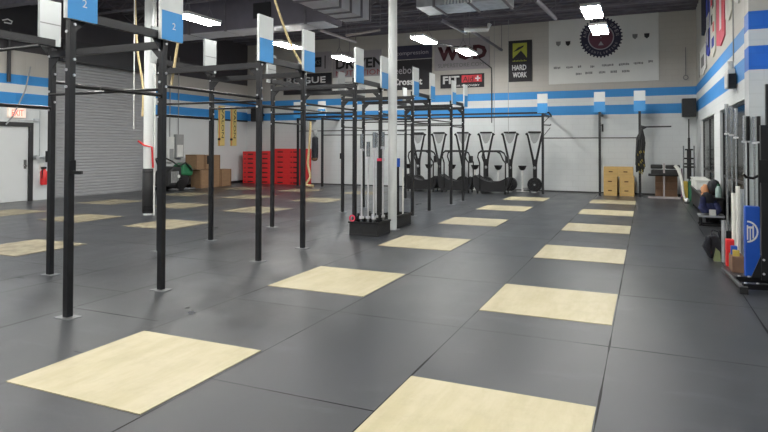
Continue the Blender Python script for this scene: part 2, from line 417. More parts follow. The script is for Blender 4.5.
def duct(name, x0, x1, y0, y1, z0, z1, m, bands, along, label):
    t = thing(name, label, 'duct', ((x0+x1)/2, (y0+y1)/2, z0))
    MB().box(x0, x1, y0, y1, z0, z1).build('casing', m, t)
    for p in bands:
        b = MB()
        if along == 'x': b.box(p-.03, p+.03, y0-.03, y1+.03, z0-.03, z1+.03)
        else: b.box(x0-.03, x1+.03, p-.035, p+.035, z0-.03, z1+.03)
        b.build('flange', 'joist', t)
    return t
t = duct('air_duct', -14.2, -8.1, 14.4, 15.3, 5.1, 6.1, 'ductdark', (-13.0, -11.6, -10.2, -8.8), 'x', 'long dark rectangular air duct hanging above the racks, left of the ladder-like duct')
MB().box(-10.55, -9.95, 14.36, 14.4, 5.35, 5.8).build('vent', 'hood', t)
MB().box(-14.1, -8.2, 14.45, 15.25, 5.07, 5.1).build('lit_underside', 'ductpale', t)  # pale sheet paints floor light bounced onto the dark duct's underside
t = duct('air_duct', -7.3, -6.6, 11.4, 14.1, 4.9, 5.7, 'ductpale', (11.5, 12.35, 12.9, 13.5, 14.0), 'y', 'grey duct with dark bands under it, running away from the camera')
t = duct('air_duct', -5.05, -2.9, 13.35, 14.3, 4.95, 5.6, 'galv', (-4.6, -3.75, -2.95), 'x', 'shiny galvanised duct above the middle of the hall, right of the round white column')
b = MB()
for k in range(9): b.tube([(-4.25+k*.07, 13.3, 5.6-.02*k), (-4.2+k*.06, 13.2, 5.3), (-4.3+k*.08, 13.25, 4.93)], .02, 6)
b.build('cable_bundle', 'whiteplastic', t)
def pipe(pts, r, label, m='pipe', hang=True):
    t = thing('pipe', label, 'pipe', pts[0])
    MB().tube(pts, r, 10).build('pipe_run', m, t, smooth=True)
    b = MB()
    for p in (pts[0], pts[-1]): b.cyl((p[0], p[1], p[2]), (p[0], p[1], ZC-.06), .012, 6)
    b.build('hanger', 'joist', t)
pipe([(-9.21, 15.9, 5.2), (-9.15, 18.3, 5.2)], .045, 'pale pipe under the ceiling at the end of the dark duct')
pipe([(-8.9, 17.1, 5.2), (-7.6, 16.9, 5.25)], .04, 'short pinkish pipe crossing under the ceiling left of the white column')
pipe([(-4.95, 17.7, 5.2), (-4.9, 21.9, 5.2)], .05, 'thin dark pipe running to the back wall beside the hard work banner', 'joist')
pipe([(-5.32, 16.0, 5.2), (-5.2, 18.2, 5.2)], .05, 'grey pipe above the lamp over the superstore banner', 'joist')
pipe([(-2.45, 14.7, 5.2), (-2.31, 17.1, 5.2)], .06, 'dark beam-like pipe pointing at the big round-emblem banner', 'joist')
pipe([(-5.0, 17.3, 5.12), (-4.35, 17.55, 5.12), (-4.3, 17.6, 5.3)], .07, 'white elbow pipe under the ceiling beside the galvanised duct', 'whiteplastic')

# ------------------------------------------------------------------ lamps
def lamp(x, y, label, z=4.78):
    t = thing('ceiling_lamp', label, 'lamp', (x, y, z), 'LED high bay lamps')
    MB().box(x-.22, x+.22, y-.62, y+.62, z, z+.07).build('housing', 'whiteplastic', t)
    MB().box(x-.19, x-.02, y-.6, y+.6, z-.035, z).box(x+.02, x+.19, y-.6, y+.6, z-.035, z).build('led_panel', 'lamp', t)
    b = MB()
    for s in (-.4, .4): b.tube([(x-.15, y+s, z+.07), (x, y+s, z+.35), (x, y+s, ZC)], .008, 5); b.tube([(x+.15, y+s, z+.07), (x, y+s, z+.35)], .008, 5)
    b.build('hanger', 'joist', t)
LAMPS = [(-10.25, 11.7, 'long lamp hanging behind the second station sign of the rack'), (-10.33, 15.8, 'long lamp hanging between the two middle station signs'),
 (-9.95, 19.0, 'lamp hanging in front of the driven nutrition banner'), (-6.03, 16.6, 'bright lamp just right of the white column, in front of the dark banner'),
 (-5.5, 19.3, 'bright lamp hanging in front of the superstore banner'), (-1.15, 14.7, 'upper of the two square-looking lamps at the round-emblem banner'),
 (-1.15, 17.0, 'lower of the two square-looking lamps at the round-emblem banner')]
for a in LAMPS: lamp(*a)
for x in (-10.3, -6.1, -1.15):
    for y in (-2.5, 1.2, 4.8, 8.4): lamp(x, y, 'ceiling lamp above and nearer than the picture, at %d and %d metres' % (round(-x), round(y)))
lamp(-14.2, 8.4, 'ceiling lamp near the left exit door')

# ------------------------------------------------------------------ plywood inlays
cols = [(-.9, 'in the right-hand row', 'wood'), (-3.38, 'in the row beside the rack', 'wood'), (-8.97, 'in the row just left of the rack', 'woodworn'),
        (-11.5, 'in the middle row left of the rack', 'woodworn'), (-14.02, 'in the row along the roller door', 'woodworn')]
def board(cx, yf, m, label):
    o = MB().box(cx-.608, cx+.608, yf-1.216, yf, .0005, .006).build('plywood_board', m, label=label, category='platform board', group='plywood boards set in the floor')
for cx, lab, m in cols:
    for i in range(6):
        yf = 3.9+3.055*i
        mm = m
        if m == 'wood' and i > 3 and False: mm = 'wood'
        if cx < -8 and i < 1: continue
        k = i if cx > -8 else i-1
        board(cx, yf, mm, '%s plywood board, %s from the camera %s' % ('cream' if m == 'wood' else 'worn', ORD[k], lab))

# ------------------------------------------------------------------ main rack
XO, XI = -4.96, -6.8
YP = []
for i in range(5):
    for d in (0, 1.168): YP.append(3.92+2.985*i+d)
rig = thing('training_rack', 'long black steel training rack of tall uprights with blue and white station signs', 'training rack', (XI/2+XO/2, YP[0], 0))
PW = .032
ZT = 2.80
def upright(x, y, zt, par, bolts=True, jc=None, inner=False):
    u = MB().box(x-PW, x+PW, y-PW, y+PW, .008, zt).build('upright', 'black', par, bevel=.004)
    MB().box(x-.1, x+.1, y-.07, y+.07, 0, .008).build('foot_plate', 'plate', u)
    if bolts:
        zs = [zt-.05, zt-.12, 2.42, 2.32, 2.27, 2.16] if not inner else [zt-.05, zt-.1, 2.5, 2.28, 2.15, 2.05]
        for k, z in enumerate(zs):
            if k % 2 == 0: MB().cyl((x+PW, y+.012, z), (x+PW+.012, y+.012, z), .014, 8).build('bolt', 'zinc', u)
            else: MB().cyl((x-.01, y-PW, z), (x-.01, y-PW-.012, z), .014, 8).build('bolt', 'zinc', u)
    if jc:
        b = MB().box(x+PW, x+PW+.012, y-.035, y+.035, jc-.06, jc+.07)
        if not inner: b.beam((x+PW, y-.01, jc-.045), (x+.13, y+.03, jc-.045), .035, .03)
        else: b = MB().box(x-PW-.03, x-PW, y-.035, y+.035, jc-.05, jc+.09)
        b.build('hook', 'bar', u)
def sign(x, y, z0, z1, par, split, num=None):
    hw = .17 if split else .145
    x += .055 if split else -.02; y += .06 if split else -.03
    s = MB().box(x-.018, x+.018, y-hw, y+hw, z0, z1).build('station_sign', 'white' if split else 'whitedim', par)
    if split:
        zb = z0+.5*(z1-z0)
        MB().box(x+.018, x+.021, y-.155, y+.17, z0, zb).build('blue_half', 'blue', s)
        if num: lettering('number', num, .05, .075, 'textwhite', s, (x+.021, y-.0, z0+.13), (0, 1, 0), (0, 0, 1), .002)
    else:
        MB().box(x+.018, x+.020, y-.14, y+.14, z0+.26, z0+.275).build('printed_line', 'greyprint', s)
for i, y in enumerate(YP):
    upright(XO, y, ZT, rig, jc={0: 1.4}.get(i))
    sign(XO, y, 2.79, 3.44, rig, True, '2' if i < 2 else None)
    y += .03
    upright(XI, y, ZT+.02, rig, inner=True, jc={1: 1.45, 3: 1.35, 6: 1.35}.get(i))
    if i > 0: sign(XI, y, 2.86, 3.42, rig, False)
    y -= .03
    # crossbeam between the rows, with gussets
    if i == 0: b = None
    b = MB().box(XI+PW, XO-PW, y-.03, y+.03, ZT-.10, ZT-.02)
    b.prism([(XI+PW, ZT-.10), (XI+PW, ZT-.24), (XI+PW+.14, ZT-.10)], 'y', y-.006, y+.006)
    b.prism([(XO-PW, ZT-.10), (XO-PW, ZT-.24), (XO-PW-.14, ZT-.10)], 'y', y-.006, y+.006)
    if i: b.build('crossbeam', 'black', rig)
    if i % 2 == 1 or i in (2, 4, 6, 8):
        MB().cyl((XI, y, 2.24), (XO, y, 2.24), .017, 8).build('pull_up_bar', 'bar', rig, smooth=True)
    if i % 2 == 0:
        for x in (XO, XI):
            y2 = YP[i+1]
            b = MB().box(x-.03, x+.03, y+PW, y2-PW, ZT-.0, ZT+.08) if False else MB().box(x-.03, x+.03, y+PW-.08, y2-PW+.08, ZT+.0, ZT+.085)
            b.prism([(y2-PW, ZT), (y2-PW, ZT-.13), (y2-PW-.13, ZT)], 'x', x-.006, x+.006)
            b.prism([(y+PW, ZT), (y+PW, ZT-.13), (y+PW+.13, ZT)], 'x', x-.006, x+.006)
            if x == XI: b.v = [(v[0], v[1], v[2]+.05) for v in b.v]
            b.build('top_rail', 'black', rig)
            MB().cyl((x, y, 2.17 if x == XO else 2.08), (x, y2, 2.17 if x == XO else 2.08), .017, 8).build('pull_up_bar', 'bar', rig, smooth=True)
    elif i < 9:
        for x in (XO, XI):
            MB().cyl((x, y, 2.28 if x == XO else 2.4), (x, YP[i+1], 2.28 if x == XO else 2.4), .017, 8).build('pull_up_bar', 'bar', rig, smooth=True)
# inner row bar from the first inner upright out of frame
MB().cyl((XI-1.83, YP[1], 2.85), (XI, YP[1], 2.87), .022, 8).build('brace', 'rubber', rig)

# ------------------------------------------------------------------ columns
c1 = thing('support_column', 'white column with a black padded wrap, standing before the roller door', 'column', (-10.66, 10.5, 0))
MB().cyl((-10.66, 10.5, 0), (-10.66, 10.5, ZC), .108, 28).build('post', 'colwhite', c1, smooth=True)
MB().tube([(-10.66, 10.5, .04), (-10.66, 10.5, .06), (-10.66, 10.5, 1.06), (-10.66, 10.5, 1.08)], [.11, .125, .125, .11], 24).build('pad', 'pad', c1, smooth=True)
for z in (.12, .2, 1.0): MB().cyl((-10.66, 10.5, z-.015), (-10.66, 10.5, z+.015), .129, 24).build('strap', 'bar', c1)
MB().cyl((-10.47, 10.5, .0), (-10.47, 10.5, ZC), .02, 8).build('conduit', 'whiteplastic', c1)
MB().tube([(-10.84, 10.37, 1.72), (-10.66, 10.37, 1.62), (-10.49, 10.44, 1.58), (-10.47, 10.46, 1.1)], .022, 6).build('red_strap', 'red', c1)
c2 = thing('support_column', 'round white column beside the barbell holder in the middle of the hall', 'column', (-4.475, 10.55, 0))
MB().cyl((-4.475, 10.55, 0), (-4.475, 10.55, ZC), .085, 28).build('post', 'colwhite', c2, smooth=True)
MB().box(-4.59, -4.36, 10.43, 10.67, 0, .012).build('base_plate', 'plate', c2)

# ------------------------------------------------------------------ barbell holders
def tray(x0, x1, y0, y1, h, label):
    t = thing('barbell_tray', label, 'tray', ((x0+x1)/2, (y0+y1)/2, 0))
    MB().box(x0, x1, y0, y1, 0, .03).box(x0, x0+.03, y0, y1, .03, h).box(x1-.03, x1, y0, y1, .03, h).box(x0+.03, x1-.03, y0, y0+.03, .03, h).box(x0+.03, x1-.03, y1-.03, y1, .03, h).build('tub', 'rubber', t, bevel=.006)
    b = MB().box(x0-.015, x1+.015, y0-.015, y0+.03, h-.03, h).box(x0-.015, x0+.03, y0, y1, h-.03, h).box(x1-.03, x1+.015, y0, y1, h-.03, h)
    b.build('rim', 'bar', t)
tray(-4.93, -4.37, 9.62, 10.2, .25, 'black tub holding upright barbells at the foot of the rack')
tray(-4.9, -4.46, 10.78, 11.5, .25, 'black tub behind the round white column')
def barbell(name, x, y, z0, L, lean, label, group, sl=.30, m='steel'):
    t = thing(name, label, 'barbell', (x, y, z0), group)
    tx, ty = lean
    P = lambda s: (x+tx*s, y+ty*s, z0+L*s)
    MB().cyl(P(0), P(1), .016, 10).build('shaft', 'zinc', t, smooth=True)
    s1 = sl/L
    for a, c in ((0, s1), (1-s1, 1)):
        MB().cyl(P(a), P(c), .033, 14).build('sleeve', 'steel', t, smooth=True)
    for a in (s1, 1-s1): MB().cyl(P(a-.012), P(a+.012), .042, 14).build('collar', 'zinc', t, smooth=True)
k = 0
for (x, y, L, lx) in [(-4.72, 9.70, 1.80, .0), (-4.66, 10.08, 1.84, .02), (-4.62, 9.76, 1.66, .0), (-4.55, 9.95, 1.83, .0), (-4.49, 9.72, 1.82, .01), (-4.46, 10.06, 1.84, .0)]:
    barbell('barbell', x, y, .031, L, (lx, 0), 'upright steel barbell in the black tub, %s one counted from the left of the tub' % ORD[k], 'barbells in the black tub', .29); k += 1
# clutter in the tub
def clip(x, y, z, m, lab):
    b = MB(); pts = [(x+.05*math.cos(a), y, z+.05*math.sin(a)) for a in [i*PI/6 for i in range(13)]]
    b.tube(pts, .014, 6).build('collar_clip', m, label=lab, category='collar clip')
clip(-4.86, 9.6, .31, 'pink', 'pink ring clip on the left end of the black tub')
for i, (x, y) in enumerate([(-4.84, 9.70), (-4.80, 10.08), (-4.68, 9.86), (-4.58, 9.84), (-4.47, 9.86)]):
    t = thing('handle_grip', 'dark handle grip lying in the black tub, %s from the left' % ORD[i], 'grip', (x, y, .1))
    MB().cyl((x-.03, y, .04), (x+.04, y+.03, .36), .022, 8).build('grip', 'bar', t)
    MB().cyl((x+.04, y+.03, .36), (x+.047, y+.033, .39), .026, 8).build('end_cap', 'mull', t)
t = thing('loading_post', 'black square post with pink cap beside the barbells at the white column', 'post', (-4.62, 10.29, 0))
MB().box(-4.67, -4.57, 10.24, 10.34, 0, 1.33).build('post', 'rubber', t); MB().box(-4.68, -4.56, 10.23, 10.35, 1.33, 1.38).build('cap', 'pink', t)
t = thing('dowel', 'thin dark dowel with blue cap standing right of the round white column', 'dowel', (-4.55, 11.0, .03))
MB().cyl((-4.55, 11.0, .031), (-4.55, 11.0, 1.2), .028, 10).build('stick', 'bar', t); MB().cyl((-4.55, 11.0, 1.2), (-4.55, 11.0, 1.37), .045, 12).build('cap', 'bluedark', t)
t = thing('dowel', 'pale plastic stick standing behind the round white column', 'dowel', (-4.56, 11.3, .03))
MB().cyl((-4.56, 11.3, .031), (-4.56, 11.3, 1.15), .016, 10).build('stick', 'pvc', t)

# ------------------------------------------------------------------ wall rack at the back
YW = 20.6
wrk = thing('wall_rack', 'black rack fixed along the back wall behind the treadmills', 'wall rack', (-6, YW, 0))
def wsign(x, par):
    s = MB().box(x-.17, x+.17, YW-.06, YW-.03, 2.75, 3.40).build('station_sign', 'white', par)
    MB().box(x-.17, x+.17, YW-.064, YW-.06, 2.75, 3.08).build('blue_half', 'blue', s)
for x in (-12.9, -11.77, -3.21, -1.39, -.19):
    u = MB().box(x-.0375, x+.0375, YW-.03, YW+.045, .008, 2.8).build('upright', 'black', wrk)
    MB().box(x-.09, x+.09, YW-.08, YW+.08, 0, .008).build('foot_plate', 'plate', u)
    MB().box(x-.03, x+.03, YW+.04, YB, 2.66, 2.73).build('wall_arm', 'black', wrk)
    wsign(x, wrk)
MB().box(-12.9, -3.17, YW-.03, YW+.03, 2.73, 2.79).build('top_beam', 'black', wrk)
MB().box(-9.4, -3.17, YW+.1, YW+.15, 2.62, 2.67).build('top_beam', 'black', wrk)
MB().cyl((-12.9, YW, 2.22), (-7.4, YW, 2.22), .018, 8).build('pull_up_bar', 'bar', wrk)
MB().cyl((-11.77, YW, 2.05), (-7.4, YW, 2.05), .018, 8).build('pull_up_bar', 'bar', wrk)
MB().cyl((-3.21, YW, 1.9), (-.19, YW, 1.9), .018, 8).build('pull_up_bar', 'bar', wrk)
b = MB().tube([(-3.2, YW, 2.76), (-3.0, YW-.05, 2.76), (-2.92, YW-.1, 2.66), (-2.92, YW-.1, 2.6)], .03, 8).tube([(-3.2, YW, 2.35), (-2.95, YW-.1, 2.33), (-2.92, YW-.1, 2.36)], .022, 8)
b.tube([(-3.18, YW, 2.42), (-2.95, YW-.08, 2.65)], .01, 6).tube([(-3.18, YW, 1.98), (-2.95, YW-.08, 2.25)], .01, 6)
b.build('hook', 'bar', wrk)
MB().cyl((-1.3, YW-.05, 2.35), (-1.3, YW-.05, 2.1), .03, 8).tube([(-1.39, YW, 2.3), (-1.3, YW-.05, 2.32)], .015, 6).build('hook', 'bar', wrk)
MB().cyl((-.19, YW-.02, 2.24), (.72, YW-.02, 2.25), .022, 8).prism([(-.15, 2.3), (.05, 2.24), (-.15, 2.12)], 'y', YW-.03, YW+.01).build('storage_arm', 'mull', wrk)
for x in (-5.01, -4.5):
    o = MB().cyl((x, 21.2, 2.1), (x, 21.2, ZC-.06), .009, 6).build('hanging_cable', 'elecgrey', label='thin grey cable hanging down to the exercise machines, %s one' % ('left' if x < -4.7 else 'right'), category='cable')

MB().tube([(-5.95, 17.3, 4.8), (-5.6, 19.6, 4.95), (-5.29, 21.95, 4.55), (-5.29, 21.96, 4.4), (-5.29, 21.96, 2.5)], .018, 6).build('power_cord', 'frameblack', label='black power cord sagging from a lamp to the back wall beside the superstore banner', category='cord')
# ------------------------------------------------------------------ exercise machines with V arms
def machine():
    t = thing('exercise_bike', '', 'exercise bike', (0, 0, 0), 'exercise bikes along the back wall')
    f = MB().tube([(0, .02, .27), (0, .02, .62), (0, .02, 1.16)], .072, 10).build('mast', 'black', t, smooth=True)
    MB().cyl((0, -.09, .27), (0, .06, .27), .25, 28).build('fan_housing', 'black', t, smooth=True)
    pts = [(.235*math.cos(a), -.095, .27+.235*math.sin(a)) for a in [i*2*PI/24 for i in range(25)]]
    w = MB().tube(pts, .012, 6)
    for r in (.08, .16): w.tube([(r*math.cos(a), -.1, .27+r*math.sin(a)) for a in [i*2*PI/20 for i in range(21)]], .006, 5)
    for i in range(8): a = i*PI/4; w.tube([(.03*math.cos(a), -.1, .27+.03*math.sin(a)), (.23*math.cos(a), -.1, .27+.23*math.sin(a))], .006, 5)
    w.build('fan_cage', 'bar', t)
    MB().cyl((0, -.11, .27), (0, -.1, .27), .035, 12).build('hub', 'elecgrey', t)
    for s in (-1, 1):
        MB().tube([(s*.03, 0, .95), (s*.06, -.02, 1.15), (s*.24, -.04, 2.0), (s*.27, -.05, 2.06)], [.045, .042, .034, .034], 8).build('arm', 'black', t, smooth=True)
        MB().cyl((s*.24, -.05, 2.08), (s*.31, -.07, 2.04), .034, 10).build('hand_grip', 'rubber', t, smooth=True)
    MB().box(-.22, .22, -.08, .0, 2.09, 2.15).build('top_bar', 'black', t, bevel=.01)
    MB().prism([(-.19, 2.09), (.19, 2.09), (.12, 1.86), (.04, 1.74), (-.05, 1.72), (-.13, 1.86)], 'y', -.03, -.015).build('back_panel', 'mesh', t)
    MB().blob((0, -.06, .86), (.055, .04, .055)).build('emblem', 'mesh', t)
    MB().box(-.1, .1, -.2, .3, 0, .03).box(-.03, .03, -.05, .3, .03, .1).build('base', 'mesh', t)
    MB().beam((-.02, .1, .12), (-.44, .12, .12), .05, .05).build('frame_tube', 'mesh', t)
    MB().cyl((-.46, .12, .03), (-.46, .12, .84), .035, 10).build('seat_post', 'whiteplastic', t)
    MB().tube([(-.46, .12, .76), (-.46, .12, .80), (-.46, .12, .92), (-.46, .12, .93)], [.05, .10, .15, .14], 14).build('seat', 'seat', t, smooth=True)
    MB().box(-.66, -.24, .06, .18, 0, .035).build('rear_foot', 'whiteplastic', t)
    return t
m0 = machine(); bx = [-7.98, -7.14, -6.22, -5.34, -4.47, -3.60]
bl = ['at the right end of the row, beside the wall rack', 'second from the right end of the row', 'third from the right, behind the right treadmill',
      'fourth from the right, behind the rack', 'fifth from the right, behind the rack', 'at the left end of the row']
for i, x in enumerate(reversed(bx)):
    lab = 'exercise bike with V-shaped arms, '+bl[i]
    if i == 0: m0.location = (x, 21.35, 0); m0['label'] = lab
    else: dup(m0, (x, 21.35, 0), lab)

# curved treadmills
def treadmill():
    t = thing('curved_treadmill', '', 'treadmill', (0, 0, 0), 'curved treadmills before the back wall')
    made = []
    N = 14; prof = []
    top = [(-.82+1.64*i/N, .30+.16*((-.82+1.64*i/N)/.82)**2-.03*(-.82+1.64*i/N)) for i in range(N+1)]
    bot = [(.84, .30), (.70, .16), (-.70, .14), (-.86, .30)]
    MB().prism(top+bot, 'y', -.24, .24).build('running_belt', 'belt', t)
    for s in (-1, 1):
        tp = [(x, z+.02) for x, z in top]; pp = tp+[(.90, .34), (.88, .24), (.72, .07), (-.72, .06), (-.90, .22), (-.92, .36)]
        MB().prism(pp, 'y', s*.26-.035, s*.26+.035).build('side_cover', 'black', t)
        MB().tube([(-.56, s*.3, .15), (-.56, s*.3, 1.05), (-.66, s*.3, 1.25), (-.62, s*.3, 1.38), (-.5, s*.3, 1.45), (.30, s*.3, 1.45), (.48, s*.3, 1.38), (.62, s*.3, 1.16), (.74, s*.3, 1.06), (.74, s*.3, .3)], .034, 8).build('handrail', 'black', t, smooth=True)
    MB().cyl((.72, -.3, 1.06), (.72, .3, 1.06), .025, 8).build('crossbar', 'black', t)
    MB().box(.66, .80, -.12, .12, 1.06, 1.28).build('console', 'black', t, bevel=.01)
    for x in (-.7, .7):
        for s in (-1, 1): MB().cyl((x, s*.24, 0), (x, s*.24, .14), .035, 8).build('foot', 'rubber', t)
    return t
t0 = treadmill()
for ch in t0.children: ch.data.transform(Matrix.Diagonal((.68, 1, 1.28 if ch.name.startswith(('running_belt', 'side_cover')) else 1, 1)))
for i, (x, lab) in enumerate([(-4.83, 'right-hand curved treadmill, clear of the rack'), (-6.10, 'middle curved treadmill, behind the rack uprights'), (-7.38, 'left-hand curved treadmill, nearest the round column')]):
    lab = 'black '+lab
    if i == 0: t0.location = (x, 20.2, 0); t0['label'] = lab
    else: dup(t0, (x, 20.2, 0), lab)

# ------------------------------------------------------------------ plyo boxes by the wall rack
def plybox(x0, x1, z0, z1, lab, y0=20.95, y1=21.5):
    if z0 < .1: y1 = 21.9
    t = thing('jump_box', lab, 'jump box', ((x0+x1)/2, (y0+y1)/2, z0), 'pine jump boxes')
    MB().box(x0, x1, y0, y1, z0, z1).build('carcass', 'ply', t)
    b = MB(); cx = (x0+x1)/2; zs = [z0+.17, z1-.16] if z1-z0 > .5 else [z0+.16]
    for z in zs: b.box(cx-.07, cx+.05, y0-.003, y0+.002, z-.018, z+.018)
    b.build('hand_hole', 'plyhole', t)
plybox(-1.30, -.885, .0, .63, 'pine jump box, lower left of the four between wall rack uprights')
plybox(-.81, -.37, .0, .63, 'pine jump box, lower right of the four between wall rack uprights')
plybox(-1.30, -.84, .632, .95, 'pine jump box, upper left of the four between wall rack uprights')
plybox(-.835, -.40, .632, .95, 'pine jump box, upper right of the four between wall rack uprights')

# straps hanging on the last upright
t = thing('strap_bundle', 'dark bundle of bands and straps hanging on the wall rack beside the jump boxes', 'strap', (-.1, 20.5, .68))
rnd = random.Random(3)
b = MB(); c = MB()
for i in range(16):
    xx = -.17+rnd.uniform(-.1, .12); yy = 20.44+rnd.uniform(-.08, .06)
    b.tube([(-.12, 20.47, 2.2), (xx*1.0, yy, 1.9-rnd.random()*.2), (xx-.03, yy, 1.3), (xx+rnd.uniform(-.05, .05), yy, .72+rnd.random()*.4)], [.02, .035, .03, .03], 7)
for i in range(12):
    xx = -.18+rnd.uniform(-.09, .13); z = rnd.uniform(.8, 1.5)
    c.tube([(xx, 20.36, z), (xx+.02, 20.34, z-.07)], .016, 6)
b.build('band', 'rubber', t, smooth=True); c.build('buckle', 'strapyel', t)

# hyperextension bench + crates behind + rack of weights in the corner
t = thing('roman_chair_bench', 'black padded bench on a pale frame before the brown crates', 'bench', (.5, 20.5, 0))
MB().box(.12, .46, 20.35, 20.75, .93, 1.06).box(.54, .95, 20.35, 20.75, .93, 1.05).build('top_pad', 'seat', t, bevel=.03)
MB().box(.13, .95, 20.38, 20.72, .70, .90).build('lower_pad', 'rubber', t, bevel=.05)
MB().cyl((.05, 20.4, .74), (.35, 20.4, .74), .04, 8).build('foot_roller', 'rubber', t)
MB().beam((.50, 20.5, .05), (.50, 20.5, .98), .05, .05).beam((.04, 20.45, .035), (.96, 20.45, .035), .06, .06).beam((.5, 20.4, .8), (.5, 20.4, 1.1), .05, .05).build('frame', 'pipe', t)
for i in range(3):
    MB().box(.26, .9, 21.05, 21.55, .0+.235*i, .23+.235*i).build('wooden_crate', 'crateb', label='brown wooden crate behind the bench, %s of its stack' % ['bottom', 'middle', 'top'][i], category='crate', group='brown crates behind the bench')
t = thing('rowing_rail', 'pale arched rail leaning from the bench down to the floor', 'rail', (1.0, 20.3, 0))
MB().tube([(.80, 20.3, 1.05), (.9, 20.28, .92), (.97, 20.0, .6), (1.0, 19.82, .2), (1.05, 19.78, .04), (1.12, 19.76, .03)], [.05, .055, .04, .035, .03, .04], 8).build('rail', 'pvc', t, smooth=True)
MB().tube([(.99, 20.36, .95), (1.0, 20.38, .6), (.99, 20.38, .06)], .02, 8).build('strap', 'magenta', t)
t = thing('weight_stand', 'black stand with stacked bar ends in the far right corner', 'weight stand', (1.24, 21.2, 0))
MB().cyl((1.24, 21.2, 0), (1.24, 21.2, 2.5), .02, 8).build('pole', 'bar', t)
b = MB()
for z, r in ((1.5, .12), (1.22, .16), (1.05, .14), (.95, .18)): b.cyl((1.24, 21.2, z), (1.24, 21.2, z+.05), r, 18)
b.box(1.18, 1.3, 21.14, 21.26, .6, 1.55).cyl((1.24, 21.2, 1.5), (1.24, 21.2, 1.9), .035, 8).build('plate_stack', 'rubber', t)
for s in (-.16, .14):
    MB().cyl((1.24+s, 21.1, .03), (1.24+s, 21.1, 1.65), .02, 8).build('side_bar', 'steel', t)
MB().box(1.0, 1.45, 21.0, 21.4, 0, .03).build('base', 'rubber', t)
for nm, x0, x1, m, lab in (('folded_mat', 1.02, 1.13, 'yplate', 'yellow folded mat standing upright in the far right corner'), ('folded_mat', 1.14, 1.27, 'gplate', 'green folded mat standing upright in the far right corner')):
    MB().box(x0, x1, 19.9, 20.3, .0, .58).build(nm, m, bevel=.02, label=lab, category='mat')

# ------------------------------------------------------------------ corner speaker, side things on the back wall
def speaker(x0, x1, y0, y1, z0, z1, lab):
    t = thing('loudspeaker', lab, 'loudspeaker', ((x0+x1)/2, (y0+y1)/2, z0))
    MB().box(x0, x1, y0, y1, z0, z1).build('cabinet', 'black', t, bevel=.02)
    MB().box(x0+.03, x1-.03, y0-.012, y0, z0+.03, z1-.03).build('grille', 'rubber', t)
    MB().box((x0+x1)/2-.04, (x0+x1)/2+.04, y1, YB, (z0+z1)/2-.04, (z0+z1)/2+.04).build('bracket', 'bar', t)
speaker(1.06, 1.47, 21.3, 21.7, 2.58, 3.17, 'black loudspeaker high in the far right corner')
speaker(-15.75, -15.35, 21.3, 21.7, 2.68, 3.3, 'black loudspeaker high on the back wall near the left corner')
t = thing('pull_chain', 'thin chain with a ring hanging near the ceiling at the far right corner', 'chain', (1.2, 21.9, 3.9))
MB().cyl((1.2, 21.9, 3.97), (1.2, 21.9, 4.9), .012, 6).build('chain', 'joist', t)
MB().tube([(1.2+.07*math.cos(a), 21.9, 3.9+.07*math.sin(a)) for a in [i*PI/6 for i in range(13)]], .014, 6).build('ring', 'joist', t)
t = thing('emergency_light', 'white emergency light box on the right wall', 'emergency light', (1.42, 12.9, 2.75))
MB().box(1.385, 1.515, 12.65, 13.15, 2.72, 3.06).build('housing', 'whiteplastic', t, bevel=.02)
MB().cyl((1.46, 12.75, 3.06), (1.44, 12.7, 3.2), .05, 10).build('lamp_head', 'whiteplastic', t)
MB().box(1.38, 1.5, 12.45, 12.6, 2.68, 2.95).build('camera_head', 'bar', t)
MB().cyl((1.5, 12.8, 3.2), (1.5, 12.8, 5.2), .012, 6).build('conduit', 'elecgrey', t)

# ------------------------------------------------------------------ banners on the back wall
def banner(x0, x1, z0, z1, m, lab, y=None):
    y = YB-.04
    t = thing('banner', lab, 'banner', ((x0+x1)/2, y, z0))
    MB().box(x0, x1, y, YB-.001, z0, z1).build('cloth', m, t)
    return t, y
UX, UZ = (1, 0, 0), (0, 0, 1)
t, y = banner(-3.2, .4, 3.85, 6.17, 'banwhite', 'big white banner with a dark round emblem and a row of small logos')
cx, cz = -1.43, 5.42
def disc(r0, r1, yy, m, nm, n=48):
    b = MB(); vs = []; fs = []
    if r0 == 0:
        vs = [(cx+r1*math.cos(2*PI*i/n), yy, cz+r1*math.sin(2*PI*i/n)) for i in range(n)]
        b.prism([(v[0], v[2]) for v in vs], 'y', yy-.003, yy)
    else:
        for i in range(n):
            a0, a1 = 2*PI*i/n, 2*PI*(i+1)/n
            b.prism([(cx+r0*math.cos(a0), cz+r0*math.sin(a0)), (cx+r1*math.cos(a0), cz+r1*math.sin(a0)), (cx+r1*math.cos(a1), cz+r1*math.sin(a1)), (cx+r0*math.cos(a1), cz+r0*math.sin(a1))], 'y', yy-.003, yy)
    return b.build(nm, m, t)
disc(0, .66, y, 'navyring', 'emblem_ring'); disc(0, .43, y-.003, 'ringtext', 'emblem_rim'); disc(0, .395, y-.006, 'plum', 'emblem_disc')
b = MB()
for i in range(36):
    a = 2*PI*i/36; b.prism([(cx+.65*math.cos(a-.05), cz+.65*math.sin(a-.05)), (cx+.71*math.cos(a-.03), cz+.71*math.sin(a-.03)), (cx+.71*math.cos(a+.03), cz+.71*math.sin(a+.03)), (cx+.65*math.cos(a+.05), cz+.65*math.sin(a+.05))], 'y', y-.003, y)
b.build('emblem_teeth', 'navyring', t)
def arc_text(s, r, a0, a1, h, flip):
    for i, ch in enumerate(s):
        if ch == ' ': continue
        a = a0+(a1-a0)*i/(len(s)-1); c, sn = math.cos(a), math.sin(a)
        uz = Vector((c, 0, sn))*(1 if not flip else -1); ux = Vector((sn, 0, -c))*(1 if not flip else -1)
        w = h*.62 if ch != 'I' else h*.15
        o = Vector((cx+r*c, y-.003, cz+r*sn))-ux*w/2-uz*h/2
        lettering('letter', ch, w, h, 'ringtext', t, o, ux, uz, .004)
